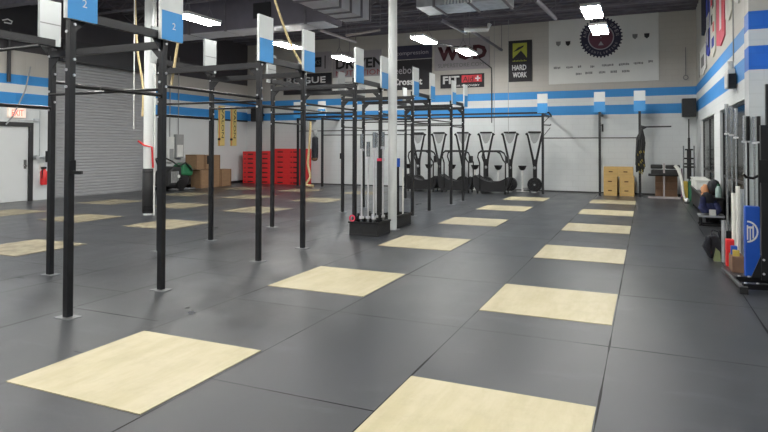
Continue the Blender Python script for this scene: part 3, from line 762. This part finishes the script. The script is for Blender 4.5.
arc_text('AMERICAN OPEN', .545, math.radians(172), math.radians(8), .12, False)
arc_text('WEIGHTLIFTING', .545, math.radians(205), math.radians(335), .085, True)
lettering('monogram', '2', .1, .13, 'ringtext', t, (cx-.05, y-.009, cz+.1), UX, UZ, .003)
MB().box(cx-.02, cx+.02, y-.012, y-.009, cz-.02, cz+.02).prism([(cx-.09, cz-.27), (cx+.09, cz-.27), (cx, cz-.13)], 'y', y-.012, y-.009).build('emblem_mark', 'ringtext', t)
# small sponsor marks
rnd = random.Random(5)
for x, z, w in [(-3.03, 4.43, .22), (-2.6, 4.43, .22), (-2.2, 4.44, .1), (-1.78, 4.42, .14), (-1.4, 4.44, .35), (-.85, 4.44, .3), (-.38, 4.46, .26), (.08, 4.5, .12), (-2.27, 4.18, .17), (-1.95, 4.2, .22), (-1.5, 4.2, .18), (-1.12, 4.2, .2), (-.75, 4.2, .22)]:
    b = MB(); xx = x
    while xx < x+w: ww = rnd.uniform(.02, .05); b.box(xx, xx+ww, y-.003, y, z-.02-rnd.random()*.02, z+.03+rnd.random()*.02); xx += ww+.012
    b.build('sponsor_mark', 'greyprint', t)
for x, z in [(-2.95, 5.3), (-2.62, 5.29), (-.42, 5.38), (-.05, 5.38)]:
    MB().prism([(x, z+.08), (x+.17, z+.08), (x+.16, z-.03), (x+.085, z-.1), (x+.01, z-.03)], 'y', y-.003, y).build('crest_mark', 'textblack' if x in (-2.62, -.05) else 'greyprint', t)

t, y = banner(-4.67, -3.8, 4.0, 5.52, 'banblack', 'narrow black banner reading hard work, with a lime square')
MB().box(-4.5, -3.98, y-.004, y, 4.86, 5.42).build('lime_square', 'olive', t)
MB().prism([(-4.5, 4.86), (-4.32, 5.02), (-4.20, 5.14), (-4.08, 5.0), (-3.98, 4.86)], 'y', y-.008, y-.004).prism([(-4.48, 5.1), (-4.3, 5.26), (-4.08, 5.33), (-4.12, 5.26), (-4.3, 5.16)], 'y', y-.008, y-.004).build('black_shape', 'banblack', t)
b = MB()
for i in range(9): b.box(-4.5+i*.058, -4.465+i*.058, y-.004, y, 4.74, 4.78+.02*(i % 2))
b.build('small_print', 'olive', t)
lettering('print_hard', 'HARD', .52, .2, 'textwhite', t, (-4.52, y, 4.42), UX, UZ, .006, .03)
lettering('print_work', 'WORK', .52, .2, 'textwhite', t, (-4.5, y, 4.15), UX, UZ, .006, .03)

t, y = banner(-7.55, -5.37, 4.55, 5.75, 'bangrey', 'pale banner with large dark letters above the black and red banner')
lettering('print_wod', 'WOD', 1.95, .56, 'maroon', t, (-7.42, y, 4.92), UX, UZ, .004, .06)
lettering('print_superstore', 'SUPERSTORE.COM', 1.8, .15, 'greyprint', t, (-7.4, y, 4.66), UX, UZ)
t, y = banner(-7.3, -5.58, 3.86, 4.38, 'banblack', 'black and red banner with a white cross, under the superstore banner')
lettering('print_fit', 'FIT', .66, .3, 'textwhite', t, (-7.2, y, 4.02), UX, UZ, .006, .03)
MB().box(-6.45, -5.66, y-.004, y, 4.06, 4.33).build('red_field', 'redprint', t)
lettering('print_aid', 'Aid', .4, .2, 'textblack', t, (-6.4, y-.004, 4.08), UX, UZ, .003)
MB().box(-5.92, -5.72, y-.01, y-.004, 4.17, 4.22).box(-5.85, -5.79, y-.01, y-.004, 4.10, 4.29).build('white_cross', 'textwhite', t)
lettering('print_recovery', 'FOR RECOVERY', 1.0, .07, 'textwhite', t, (-6.75, y, 3.9), UX, UZ)
t, y = banner(-9.7, -7.66, 3.86, 5.05, 'banblack', 'black banner beside the round column with white brand lettering')
lettering('print_reebok', 'Reebok', 1.15, .3, 'ringtext', t, (-9.45, y, 4.5), UX, UZ)
lettering('print_crossfit', 'CrossFit', 1.25, .27, 'textwhite', t, (-9.3, y, 4.05), UX, UZ, .006, .03)
t, y = banner(-9.5, -7.66, 5.08, 5.62, 'navyring', 'dark banner with script writing above the black brand banner')
lettering('print_script', 'compression', 1.35, .2, 'ringtext', t, (-9.15, y, 5.2), UX, UZ)
t, y = banner(-12.06, -9.8, 3.84, 5.55, 'banwhite', 'white banner with black and dull red lettering, left of the round column')
MB().box(-12.06, -9.8, y-.003, y, 4.48, 5.55).build('grey_field', 'bangrey', t)
lettering('print_driven', 'DRIVEN', 2.15, .42, 'textblack', t, (-11.9, y-.003, 4.83), UX, UZ, .006, .03)
lettering('print_nutrition', 'NUTRITION', 2.15, .22, 'dimred', t, (-11.9, y-.003, 4.54), UX, UZ)
MB().box(-11.5, -10.4, y-.003, y, 4.25, 4.29).build('small_print', 'greyprint', t)
t, y = banner(-14.5, -12.12, 3.84, 4.72, 'banblack', 'black banner with broad white lettering above the red crates')
lettering('print_rogue', 'ROGUE', 1.95, .28, 'textwhite', t, (-14.35, y, 4.3), UX, UZ, .006, .02)
lettering('print_fitness', 'FITNESS', 1.5, .1, 'ringtext', t, (-13.9, y, 4.05), UX, UZ)
t, y = banner(-13.9, -12.12, 4.76, 5.62, 'bangrey', 'grey banner with a small black box, above the black lettered banner')
MB().box(-13.3, -12.6, y-.003, y, 4.98, 5.4).box(-12.45, -12.4, y-.003, y, 4.9, 5.45).build('black_box', 'banblack', t)
lettering('print_letters', 'OXS', .55, .2, 'greyprint', t, (-13.2, y-.003, 5.08), UX, UZ)

# ------------------------------------------------------------------ left wall fittings
t = thing('exit_sign', 'lit red exit sign above the white door', 'exit sign', (XL+.08, 11.3, 2.5))
MB().box(XL, XL+.09, 11.0, 11.5, 2.40, 2.68).build('housing', 'exitface', t, bevel=.01)
lettering('exit_lettering', 'EXIT', .34, .17, 'exitglow', t, (XL+.09, 11.08, 2.455), (0, 1, 0), UZ)
t = thing('fire_extinguisher', 'red fire extinguisher on the wall right of the white door', 'fire extinguisher', (XL+.1, 12.05, .5))
MB().tube([(XL+.11, 12.06, .45), (XL+.11, 12.06, .5), (XL+.11, 12.06, .84), (XL+.11, 12.06, .92)], [.08, .095, .095, .04], 14).build('cylinder', 'red', t, smooth=True)
MB().box(XL+.07, XL+.15, 12.0, 12.12, .92, .98).tube([(XL+.13, 12.06, .95), (XL+.2, 11.95, .9), (XL+.18, 11.95, .65)], .014, 6).build('valve', 'bar', t)
MB().box(XL, XL+.03, 11.98, 12.14, .5, 1.1).build('bracket', 'whiteplastic', t)
t = thing('pipe_fitting', 'steel pipe fittings on the wall above the extinguisher', 'pipe', (XL+.1, 12.0, 1.2))
MB().cyl((XL+.1, 11.75, 1.27), (XL+.1, 12.4, 1.27), .035, 8).cyl((XL+.1, 11.8, 1.27), (XL+.2, 11.8, 1.27), .06, 10).cyl((XL+.1, 12.1, 1.27), (XL+.2, 12.1, 1.18), .06, 10).cyl((XL+.06, 11.95, 1.3), (XL+.06, 11.95, 2.65), .012, 6).build('manifold', 'galv', t)
t = thing('door_closer', 'grey door closer arm over the white door', 'door closer', (XL+.08, 11.5, 2.3))
MB().box(XL, XL+.1, 11.78, 11.92, 2.32, 2.4).beam((XL+.07, 11.3, 2.33), (XL+.07, 11.85, 2.35), .02, .02).build('arm', 'galv', t)
for i, (y0, y1, z0, z1, lab) in enumerate([(17.05, 17.35, 1.0, 1.95, 'white electrical box on the left wall'), (17.45, 17.85, 1.15, 2.05, 'grey electrical box with conduit on the left wall')]):
    t = thing('electrical_box', lab, 'electrical box', (XL+.08, y0, z0))
    MB().box(XL+.001, XL+.14, y0, y1, z0, z1).build('case', 'whiteplastic' if i == 0 else 'elecgrey', t, bevel=.01)
    MB().box(XL+.14, XL+.15, y0+.05, y1-.05, z0+.05, z0+.5).build('cover', 'elecgrey' if i == 0 else 'whiteplastic', t)
    MB().cyl((XL+.05, (y0+y1)/2, z1), (XL+.05, (y0+y1)/2, 5.0), .02, 6).build('conduit', 'elecgrey', t)
for yc, lab in ((20.2, 'left'), (21.0, 'right')):
    t = thing('vertical_sign', 'tall narrow yellow sign with vertical black lettering, %s one of the pair' % lab, 'sign', (XL+.05, yc, 1.6), 'yellow vertical signs')
    MB().box(XL, XL+.05, yc-.19, yc+.19, 1.62, 4.0 if False else 3.3).build('panel', 'yellow', t)
    MB().box(XL+.05, XL+.052, yc-.19, yc-.12, 1.62, 3.3).build('orange_edge', 'orange', t)
    lettering('panel_lettering', 'VALON', 1.25, .15, 'textblack', t, (XL+.05, yc-.02, 3.2), (0, 0, -1), (0, 1, 0), .004)
    MB().cyl((XL+.06, yc-.22, 1.9), (XL+.12, yc-.22, 1.9), .05, 10).build('knob', 'bar', t)
# conduits and small things on the left wall near the door
t = thing('wall_conduit', 'slanting pale hose on the wall above the exit sign', 'hose', (XL+.1, 11.4, 2))
MB().tube([(XL+.12, 10.9, 2.2), (XL+.12, 11.1, 2.45), (XL+.12, 11.45, 3.2), (XL+.12, 11.6, 3.9)], .02, 6).build('hose', 'elecgrey', t)
t = thing('wall_conduit', 'vertical dark conduit on the left wall above the blue bands', 'conduit', (XL+.1, 11.1, 3.4))
MB().cyl((XL+.06, 11.0, 3.4), (XL+.06, 11.0, 4.9), .05, 8).build('conduit', 'hood', t)
t = thing('banner', 'black banner with a white script mark at the top left of the picture', 'banner', (XL+.1, 10, 4.4))
MB().box(XL+.03, XL+.05, 8.5, 11.9, 4.55, 6.1).build('cloth', 'banblack', t)
MB().tube([(XL+.055, 10.8, 5.1), (XL+.055, 10.95, 5.16), (XL+.055, 11.08, 5.12), (XL+.055, 11.05, 5.05), (XL+.055, 10.85, 5.05)], .02, 6).build('script_mark', 'textwhite', t)

# brown boxes
def carton(x0, x1, y0, y1, z0, z1, lab):
    t = thing('wooden_box', lab, 'box', ((x0+x1)/2, (y0+y1)/2, z0), 'brown boxes by the left wall')
    MB().box(x0, x1, y0, y1, z0, z1).build('carcass', 'box', t)
    MB().box(x1, x1+.004, y0+.02, y0+.05, z0, z1).box(x1, x1+.004, y1-.05, y1-.02, z0, z1).box(x0, x1, y0-.004, y0, z1-.03, z1).build('edge_strip', 'boxdark', t)
carton(-15.95, -15.5, 17.85, 18.45, .0, .70, 'brown box on the floor nearest the green scrubber')
carton(-15.95, -15.5, 18.47, 19.02, .0, .72, 'brown box on the floor in the middle of the row by the left wall')
carton(-15.95, -15.5, 19.04, 19.7, .0, .68, 'brown box on the floor at the far end of the row')
carton(-16.0, -15.5, 17.6, 18.1, .725, 1.28, 'upper brown box nearest the green scrubber')
carton(-16.0, -15.5, 18.12, 19.0, .725, 1.26, 'upper brown box toward the yellow signs')
# floor scrubber
t = thing('floor_scrubber', 'black and green floor scrubber parked by the electrical boxes', 'floor scrubber', (-15.7, 16.7, 0))
MB().prism([(16.1, .15), (17.1, .12), (17.25, .3), (17.2, .62), (16.9, .85), (16.4, .88), (16.15, .7)], 'x', -16.1, -15.42).build('body', 'rubber', t, bevel=.08)
MB().prism([(16.75, .55), (17.3, .5), (17.36, .72), (17.2, .92), (16.95, 1.0), (16.75, .9)], 'x', -15.85, -15.36).build('tank', 'green', t, bevel=.07)
MB().cyl((-15.9, 16.2, .14), (-15.9, 16.6, .14), .14, 16).build('brush', 'bar', t)
MB().cyl((-15.41, 16.7, .2), (-15.33, 16.7, .2), .2, 20).build('wheel', 'bar', t)
for k in range(4): MB().box(-15.42, -15.40, 16.25+k*.1, 16.31+k*.1, .3, .7).build('vent', 'elecgrey', t)
MB().tube([(-16.0, 16.3, .75), (-16.0, 16.1, 1.15), (-15.6, 16.1, 1.2), (-15.5, 16.4, 1.05)], .03, 8).tube([(-15.5, 16.4, 1.05), (-15.4, 16.6, .9), (-15.35, 16.9, 1.0), (-15.3, 17.2, .7)], .03, 8).build('hose', 'bar', t, smooth=True)
MB().cyl((-15.36, 16.55, .52), (-15.33, 16.55, .52), .06, 12).build('knob', 'whiteplastic', t)
MB().beam((-15.5, 16.3, .06), (-15.3, 17.3, .06), .12, .06).build('squeegee', 'steel', t)

# red crates
stk = [(-16.1, -15.3, 7, .197), (-15.28, -14.62, 7, .2), (-14.6, -13.75, 7, .215), (-13.73, -13.05, 7, .215)]
nm = ['leftmost', 'second', 'third', 'rightmost']
hn = ['bottom', 'second', 'third', 'fourth', 'fifth', 'sixth', 'top']
for s, (x0, x1, n, h) in enumerate(stk):
    for k in range(n):
        if k == 0 and s == 0: pass
        t = thing('red_crate', 'red plastic crate with dark hand slots, %s level of the %s stack' % (hn[k], nm[s]), 'crate', ((x0+x1)/2, 21.6, h*k), 'red crates stacked at the back wall')
        j = random.uniform(-.004, .004)
        MB().box(x0+j, x1+j, 21.25, 21.9, h*k+.001, h*(k+1)-.012).box(x0+j-.002, x1+j+.002, 21.24, 21.91, h*(k+1)-.04, h*(k+1)-.001).build('crate_body', 'red', t)
        c = (x0+x1)/2
        MB().box(c-.13, c+.13, 21.236, 21.252, h*k+.05, h*k+.10).build('hand_slot', 'slot', t)
        MB().box(x0+.08, x0+.14, 21.24, 21.252, h*k+.05, h*k+.09).build('hand_slot', 'slot', t)

# hanging bag + ropes
t = thing('hanging_bag', 'black cloth bag hanging on a wall rack upright beside the red crates', 'bag', (-12.2, 20.7, 1.1))
MB().tube([(-11.98, 20.4, 2.0), (-11.98, 20.4, 1.95), (-11.98, 20.4, 1.5), (-11.98, 20.4, 1.15), (-11.98, 20.4, 1.1)], [.05, .12, .13, .12, .05], 12).build('bag_body', 'cloth', t, smooth=True)
MB().blob((-11.98, 20.4, 2.15), (.09, .07, .14), amp=.15).build('bag_top', 'elecgrey', t)
MB().blob((-11.99, 20.38, 1.12), (.14, .1, .1)).build('brown_ball', 'boxdark', t, smooth=True)
def rope(pts, r, lab, m='rope'):
    t = thing('climbing_rope', lab, 'rope', pts[-1])
    # subdivided smooth path
    P = [Vector(p) for p in pts]; out = []
    for i in range(len(P)-1):
        a = P[max(i-1, 0)]; b_ = P[i]; c = P[i+1]; d = P[min(i+2, len(P)-1)]
        for k in range(6):
            u = k/6; out.append(.5*((2*b_)+(c-a)*u+(2*a-5*b_+4*c-d)*u*u+(3*b_-a-3*c+d)*u**3))
    out.append(P[-1])
    MB().tube(out, r, 8).build('rope_length', m, t, smooth=True)
rope([(-12.25, 20.5, 2.6), (-12.28, 20.45, 1.5), (-12.3, 20.4, .9), (-12.2, 20.4, .4), (-12.35, 20.35, .1), (-12.0, 20.3, .05)], .05, 'pale thick rope hanging beside the black bag to the floor')
rope([(-11.23, 10.6, ZC), (-11.23, 10.6, 5.2), (-11.15, 10.6, 4.0), (-10.95, 10.6, 3.0), (-10.8, 10.45, 2.3)], .025, 'tan rope slanting down to the white padded column')
rope([(-11.05, 10.4, ZC), (-11.03, 10.4, 4.5), (-11.02, 10.4, 2.0)], .012, 'thin white cord hanging straight before the roller door', 'whiteplastic')
rope([(-6.2, 8.17, ZC), (-5.75, 8.17, 4.6), (-5.57, 8.17, 4.01), (-5.28, 8.17, 3.3), (-5.04, 8.17, 2.9)], .02, 'tan rope slanting from the ceiling to the rack near the fourth sign')
rope([(-6.45, 7.0, 3.9), (-6.52, 7.0, 3.25), (-6.66, 7.0, 2.5)], .02, 'short tan rope hanging behind the second station sign')

# ------------------------------------------------------------------ right wall flags
def flag(y0, y1, z0, z1, m, lab, extra=()):
    x = XR-.03
    t = thing('banner', lab, 'banner', (x, (y0+y1)/2, z0), 'banners on the right wall')
    MB().prism([(y0, z0+.12), ((y0+y1)/2, z0), (y1, z0+.12), (y1, z1), (y0, z1)], 'x', x, XR-.001).build('cloth', m, t)
    for (a, b_, c, d, mm) in extra:
        MB().box(x-.004, x, y0+(y1-y0)*a, y0+(y1-y0)*b_, z0+(z1-z0)*c, z0+(z1-z0)*d).build('printed_patch', mm, t)
flag(18.3, 19.6, 4.75, 6.15, 'flagnavy', 'dark navy banner, farthest on the right wall')
flag(17.1, 18.1, 3.98, 6.15, 'flagblue', 'blue and white banner on the right wall next to the dark navy one', [(.1, .9, .32, .5, 'banwhite'), (.25, .5, .1, .95, 'flagnavy'), (.6, .8, .15, .4, 'banwhite')])
flag(15.9, 17.0, 3.8, 6.15, 'flagcream', 'cream banner with red and black marks on the right wall', [(.2, .45, .25, .35, 'redprint'), (.5, .8, .35, .45, 'textblack'), (.2, .5, .5, .6, 'textblack'), (.5, .85, .55, .75, 'redprint'), (.15, .6, .8, .95, 'textblack'), (.2, .7, .1, .2, 'flagblue')])
flag(14.1, 15.6, 3.82, 6.15, 'flagpink', 'pinkish red banner on the right wall', [(.35, .55, .15, .9, 'banwhite'), (.1, .2, .1, .95, 'redprint')])
flag(12.9, 13.9, 4.1, 6.15, 'flagcream', 'cream banner between the pinkish red one and the pillar', [(.2, .7, .25, .32, 'gplate'), (.3, .8, .45, .55, 'greyprint')])
flag(11.7, 12.5, 4.15, 6.15, 'banwhite', 'white banner with a red top, nearest the pillar on the right wall', [(.0, 1, .55, 1, 'redprint')])
flag(18.12, 20.4, 3.68, 4.45, 'banwhite', 'white framed banner low on the right wall at the far corner', [(.0, .04, .05, 1, 'textblack'), (.96, 1, .05, 1, 'textblack'), (.3, .7, .3, .7, 'greyprint')])

# ------------------------------------------------------------------ right-hand clutter
# black bench with white tubs
t = thing('storage_bench', 'long black storage bench along the right wall', 'bench', (1.3, 16.5, 0))
MB().box(1.14, 1.48, 14.3, 18.6, .08, .5).build('body', 'rubber', t, bevel=.02)
MB().box(1.10, 1.50, 14.25, 18.7, .5, .54).build('top', 'black', t, bevel=.01)
for yy in (14.5, 18.4): MB().box(1.16, 1.22, yy-.05, yy+.05, 0, .08).build('foot', 'black', t)
for i, (y0, y1) in enumerate([(17.75, 18.55), (16.6, 17.5)]):
    t = thing('white_tub', 'white plastic tub on the black bench, %s one' % ['farther', 'nearer'][i], 'tub', (1.3, y0, .541), 'white tubs on the bench')
    MB().box(1.13, 1.44, y0, y1, .541, .76).build('tub', 'whiteplastic', t, bevel=.02); MB().box(1.11, 1.46, y0-.02, y1+.02, .761, .79).build('lid', 'banwhite', t)
t = thing('water_bottle', 'pale bottle standing at the near end of the black bench', 'bottle', (1.38, 14.5, .541))
MB().tube([(1.40, 14.45, .541), (1.40, 14.45, .72), (1.40, 14.45, .78)], [.06, .06, .03], 12).build('body', 'bottle', t, smooth=True); MB().cyl((1.40, 14.45, .78), (1.40, 14.45, .82), .026, 10).build('cap', 'gplate', t)
t = thing('sports_bag', 'black cap-shaped bag lying on the black bench behind the bottle', 'bag', (1.28, 15.2, .541))
MB().blob((1.36, 15.0, .72), (.13, .30, .178), amp=.06, seed=2).build('bag_body', 'cloth', t, smooth=True)
MB().box(1.12, 1.27, 14.75, 15.25, .541, .56).blob((1.19, 15.0, .66), (.085, .12, .12), amp=.10, seed=4).build('peach_cloth', 'skin', t, smooth=True)
t = thing('patterned_jacket', 'navy patterned jacket draped over a chair back in front of the black bench', 'jacket', (1.12, 14.0, .2))
MB().tube([(1.17, 13.98, .26), (1.16, 13.98, .31), (1.19, 13.98, .42), (1.2, 13.98, .52)], [.12, .19, .18, .12], 12).build('jacket_body', 'navy', t, smooth=True)
MB().tube([(1.12, 13.9, .66), (1.13, 13.92, .6), (1.18, 13.95, .45), (1.22, 13.97, .36)], [.05, .11, .13, .06], 10).build('black_hood', 'cloth', t, smooth=True)
MB().tube([(1.06, 13.84, .58), (1.05, 13.80, .42), (1.12, 13.80, .28)], [.05, .055, .04], 8).tube([(1.30, 13.84, .46), (1.34, 13.80, .32), (1.28, 13.80, .24)], [.05, .055, .04], 8).build('sleeve', 'navy', t, smooth=True)
t = thing('low_stand', 'small grey low stand under the navy patterned jacket', 'stand', (1.2, 13.9, 0))
MB().box(.98, 1.44, 13.72, 14.16, .18, .22).build('shelf', 'galv', t); MB().box(1.16, 1.28, 13.72, 13.74, .22, .34).build('white_card', 'banwhite', t)
for x in (1.02, 1.40):
    for yy in (13.76, 14.12): MB().cyl((x, yy, .03), (x, yy, .18), .018, 8).build('leg', 'bar', t)
for yy in (13.76, 14.12): MB().box(.98, 1.44, yy-.02, yy+.02, 0, .03).build('foot_rail', 'bar', t)
t = thing('white_sneaker', 'pair-like pale lump of shoe on the floor by the yellow mat', 'shoe', (1.06, 19.0, 0))
MB().blob((1.06, 19.2, .07), (.07, .16, .07)).build('upper', 'whiteplastic', t, smooth=True); MB().box(1.0, 1.12, 19.04, 19.36, 0, .02).build('sole', 'rubber', t)

# vertical barbells against the right wall
t = thing('bar_rack', 'low black base holding the upright bars at the right wall', 'rack', (1.3, 9.9, 0))
MB().box(1.0, 1.5, 9.90, 10.25, 0, .05).build('base', 'rubber', t)
MB().box(1.0, 1.5, 10.25, 10.28, .0, .35).build('back_plate', 'black', t)
def wallbar(px, D, ztop, lab, black=False, sl=.42, z0=.061):
    lat = (px-384)/594.4*D; x = -.4037*D+.9148*lat; y = .9148*D+.4037*lat
    t = thing('upright_barbell', lab, 'barbell', (x, y, z0), 'upright barbells at the right wall')
    MB().cyl((x, y, z0), (x, y, ztop), .0145, 10).build('shaft', 'bar' if black else 'steel', t, smooth=True)
    MB().cyl((x, y, z0), (x, y, z0+sl), .026, 12).build('sleeve', 'steel', t, smooth=True)
    MB().cyl((x, y, ztop-sl), (x, y, ztop), .027, 12).build('sleeve', 'steel' if not black else 'bar', t, smooth=True)
    MB().cyl((x, y, ztop-sl-.025), (x, y, ztop-sl), .034, 12).build('collar', 'zinc', t, smooth=True)
for px, D, zt, lab, bk, sl in [(726.8, 9.0, 2.26, 'leftmost of the bars, before the window', False, .44), (731.5, 9.1, 2.24, 'second bar from the left, before the window', False, .44), (736, 8.8, 2.18, 'third bar from the left, before the window', False, .42),
        (744.2, 8.75, 2.07, 'fourth from the left, at the pillar edge', False, .37), (748.0, 8.85, 2.07, 'shaded side of the fourth bar, made as a black bar', True, .37),
        (754.6, 8.6, 2.05, 'before the pillar, above the blue box', False, .37), (758.8, 8.7, 2.06, 'shaded side of the bar above the blue box, made as a black bar', True, .37)]:  # black bars are added for the shaded sides of the steel bars beside them
    wallbar(px, D, zt, 'upright barbell, '+lab, bk, sl, .061 if D < 9 or True else 0)
for i, (px, D, L) in enumerate([(733.3, 8.25, .97), (737.6, 8.15, 1.07), (741.5, 8.3, 1.02)]):
    lat = (px-384)/594.4*D; x = -.4037*D+.9148*lat; y = .9148*D+.4037*lat
    MB().cyl((x, y, 0), (x, y+.02, L), .027, 12).build('plastic_pipe', ['pvc', 'pvc', 'galv'][i], smooth=True, label=['shorter of the two cream plastic pipes behind the red box', 'taller of the two cream plastic pipes behind the red box', 'grey pipe between the cream pipes and the blue box'][i], category='pipe', group='pipes behind the red box')
b = thing('blue_box', 'tall narrow blue box with a white round logo under the barbells', 'box', (1.2, 8.7, 0))
MB().box(1.12, 1.275, 8.58, 8.72, .0, .87).build('case', 'bluedark', b, bevel=.004)
yy = 8.58; cx_, cz_ = 1.140, .56
q = MB()
pts = [(cx_+.118*math.cos(a), cz_+.135*math.sin(a)) for a in [i*2*PI/28 for i in range(28)]]
pts2 = [(cx_+.100*math.cos(a), cz_+.115*math.sin(a)) for a in [i*2*PI/28 for i in range(28)]]
for i in range(28):
    j = (i+1) % 28
    if pts[i][0] > 1.122 and pts[j][0] > 1.122: q.prism([pts2[i], pts[i], pts[j], pts2[j]], 'y', yy-.003, yy)
q.box(1.135, 1.15, yy-.003, yy, .46, .64).box(1.165, 1.178, yy-.003, yy, .45, .62).box(1.195, 1.21, yy-.003, yy, .48, .64).box(1.15, 1.2, yy-.003, yy, .60, .625)
q.build('round_logo', 'textwhite', b)
t = thing('red_box', 'red box on the floor beside the cream pipes', 'box', (1.05, 9.3, 0))
MB().box(.98, 1.075, 9.22, 9.34, .0, .36).build('case', 'red', t, bevel=.005)
MB().cyl((.985, 9.55, 0), (.985, 9.55, .58), .03, 10).build('grey_tube', 'galv', label='short grey tube standing behind the red box', category='tube')
t = thing('wooden_crate', 'small brown wooden box on the floor left of the blue box', 'box', (1.08, 9.1, 0))
MB().box(1.0, 1.14, 8.80, 9.15, .0, .2).build('case', 'crateb', t, bevel=.004)
MB().box(1.02, 1.09, 8.86, 8.95, .201, .27).build('yellow_pack', 'yplate', label='small yellow pack on the brown wooden box', category='pack')
MB().box(1.01, 1.08, 8.98, 9.06, .201, .31).build('blue_pack', 'bluedark', label='small blue pack on the brown wooden box', category='pack')
t = thing('gym_bag', 'black gym bag with khaki side on the floor near the red box', 'bag', (.93, 9.9, 0))
MB().prism([(.80, .02), (.99, .0), (.97, .22), (.93, .34), (.84, .36), (.80, .30), (.83, .2)], 'y', 9.66, 9.88).build('bag_body', 'cloth', t, bevel=.03)
MB().tube([(.80, 9.62, .33), (.77, 9.6, .2), (.82, 9.6, .08)], [.035, .05, .035], 8).build('side_pocket', 'cloth', t, smooth=True)
MB().tube([(.84, 9.7, .34), (.86, 9.7, .42), (.93, 9.7, .4), (.95, 9.7, .3)], .01, 6).build('strap', 'cloth', t)
MB().prism([(.86, .0), (.95, .0), (.94, .13), (.89, .18)], 'y', 9.56, 9.655).build('khaki_flap', 'khaki', t)

# squat stand at the right edge
t = thing('squat_stand', 'black squat stand with bolted foot frame at the right edge', 'squat stand', (1.3, 8.2, 0))
u = MB().box(1.20, 1.275, 7.98, 8.055, .08, 1.86).build('upright', 'black', t, bevel=.003)
u2 = MB().box(1.29, 1.365, 8.20, 8.275, .0, 2.35).build('upright', 'black', t, bevel=.003)
MB().tube([(.90, 8.78, .045), (.97, 7.62, .045)], .026, 10).build('foot_bar', 'mull', t)
MB().box(.925, 1.01, 7.55, 7.63, .0, .075).build('end_cap', 'rubber', t)
MB().beam((.945, 8.05, .07), (1.30, 8.1, .07), .07, .06).build('foot_arm', 'black', t)
MB().beam((.975, 7.7, .06), (1.40, 7.78, .06), .07, .06).build('foot_arm', 'black', t)
MB().prism([(1.10, .10), (1.22, .10), (1.22, .42)], 'y', 8.01, 8.03).build('gusset', 'black', t)
b = MB()
for p in ((1.08, 8.03, .102), (1.12, 7.70, .095), (.98, 8.02, .102), (1.0, 7.68, .092)): b.cyl(p, (p[0], p[1], p[2]+.012), .016, 8)
for z in (.16, .32): b.cyl((1.22, 7.975, z), (1.22, 7.965, z), .014, 8)
b.build('bolts', 'zinc', t)
MB().tube([(1.22, 7.99, 1.3), (1.12, 7.96, 1.25), (1.05, 7.94, 1.26), (1.02, 7.93, 1.3)], .016, 8).box(1.17, 1.28, 7.95, 7.98, 1.2, 1.46).build('hook', 'bar', t)

# ------------------------------------------------------------------ world, camera
w = bpy.data.worlds.new('world'); S.world = w; w.use_nodes = True
w.node_tree.nodes['Background'].inputs[0].default_value = (.02, .02, .022, 1)
w.node_tree.nodes['Background'].inputs[1].default_value = .3
cam = bpy.data.cameras.new('camera'); co = bpy.data.objects.new('camera', cam); COL.objects.link(co); S.camera = co
F = 594.38; yaw, pitch, roll = -.4156, -.0174, .0021
cam.sensor_width = 36; cam.lens = F/768*36; cam.shift_y = -(216-136.15)/768; cam.clip_end = 200; cam.clip_start = .05
cy, sy = math.cos(yaw), math.sin(yaw); cp, sp = math.cos(pitch), math.sin(pitch)
f = Vector((sy*cp, cy*cp, -sp)); r = Vector((cy, -sy, 0)); u = r.cross(f)
r2 = r*math.cos(roll)+u*math.sin(roll); u2 = -r*math.sin(roll)+u*math.cos(roll)
mw = Matrix((r2, u2, -f)).transposed().to_4x4(); mw.translation = Vector((0, 0, 1.605)); co.matrix_world = mw
vs = S.view_settings; vs.view_transform = 'Standard'; vs.look = 'None'; vs.exposure = 0.12; vs.gamma = 1.0; vs.use_curve_mapping = False
S.cycles.use_denoising = True
S.cycles.max_bounces = 6; S.cycles.diffuse_bounces = 4
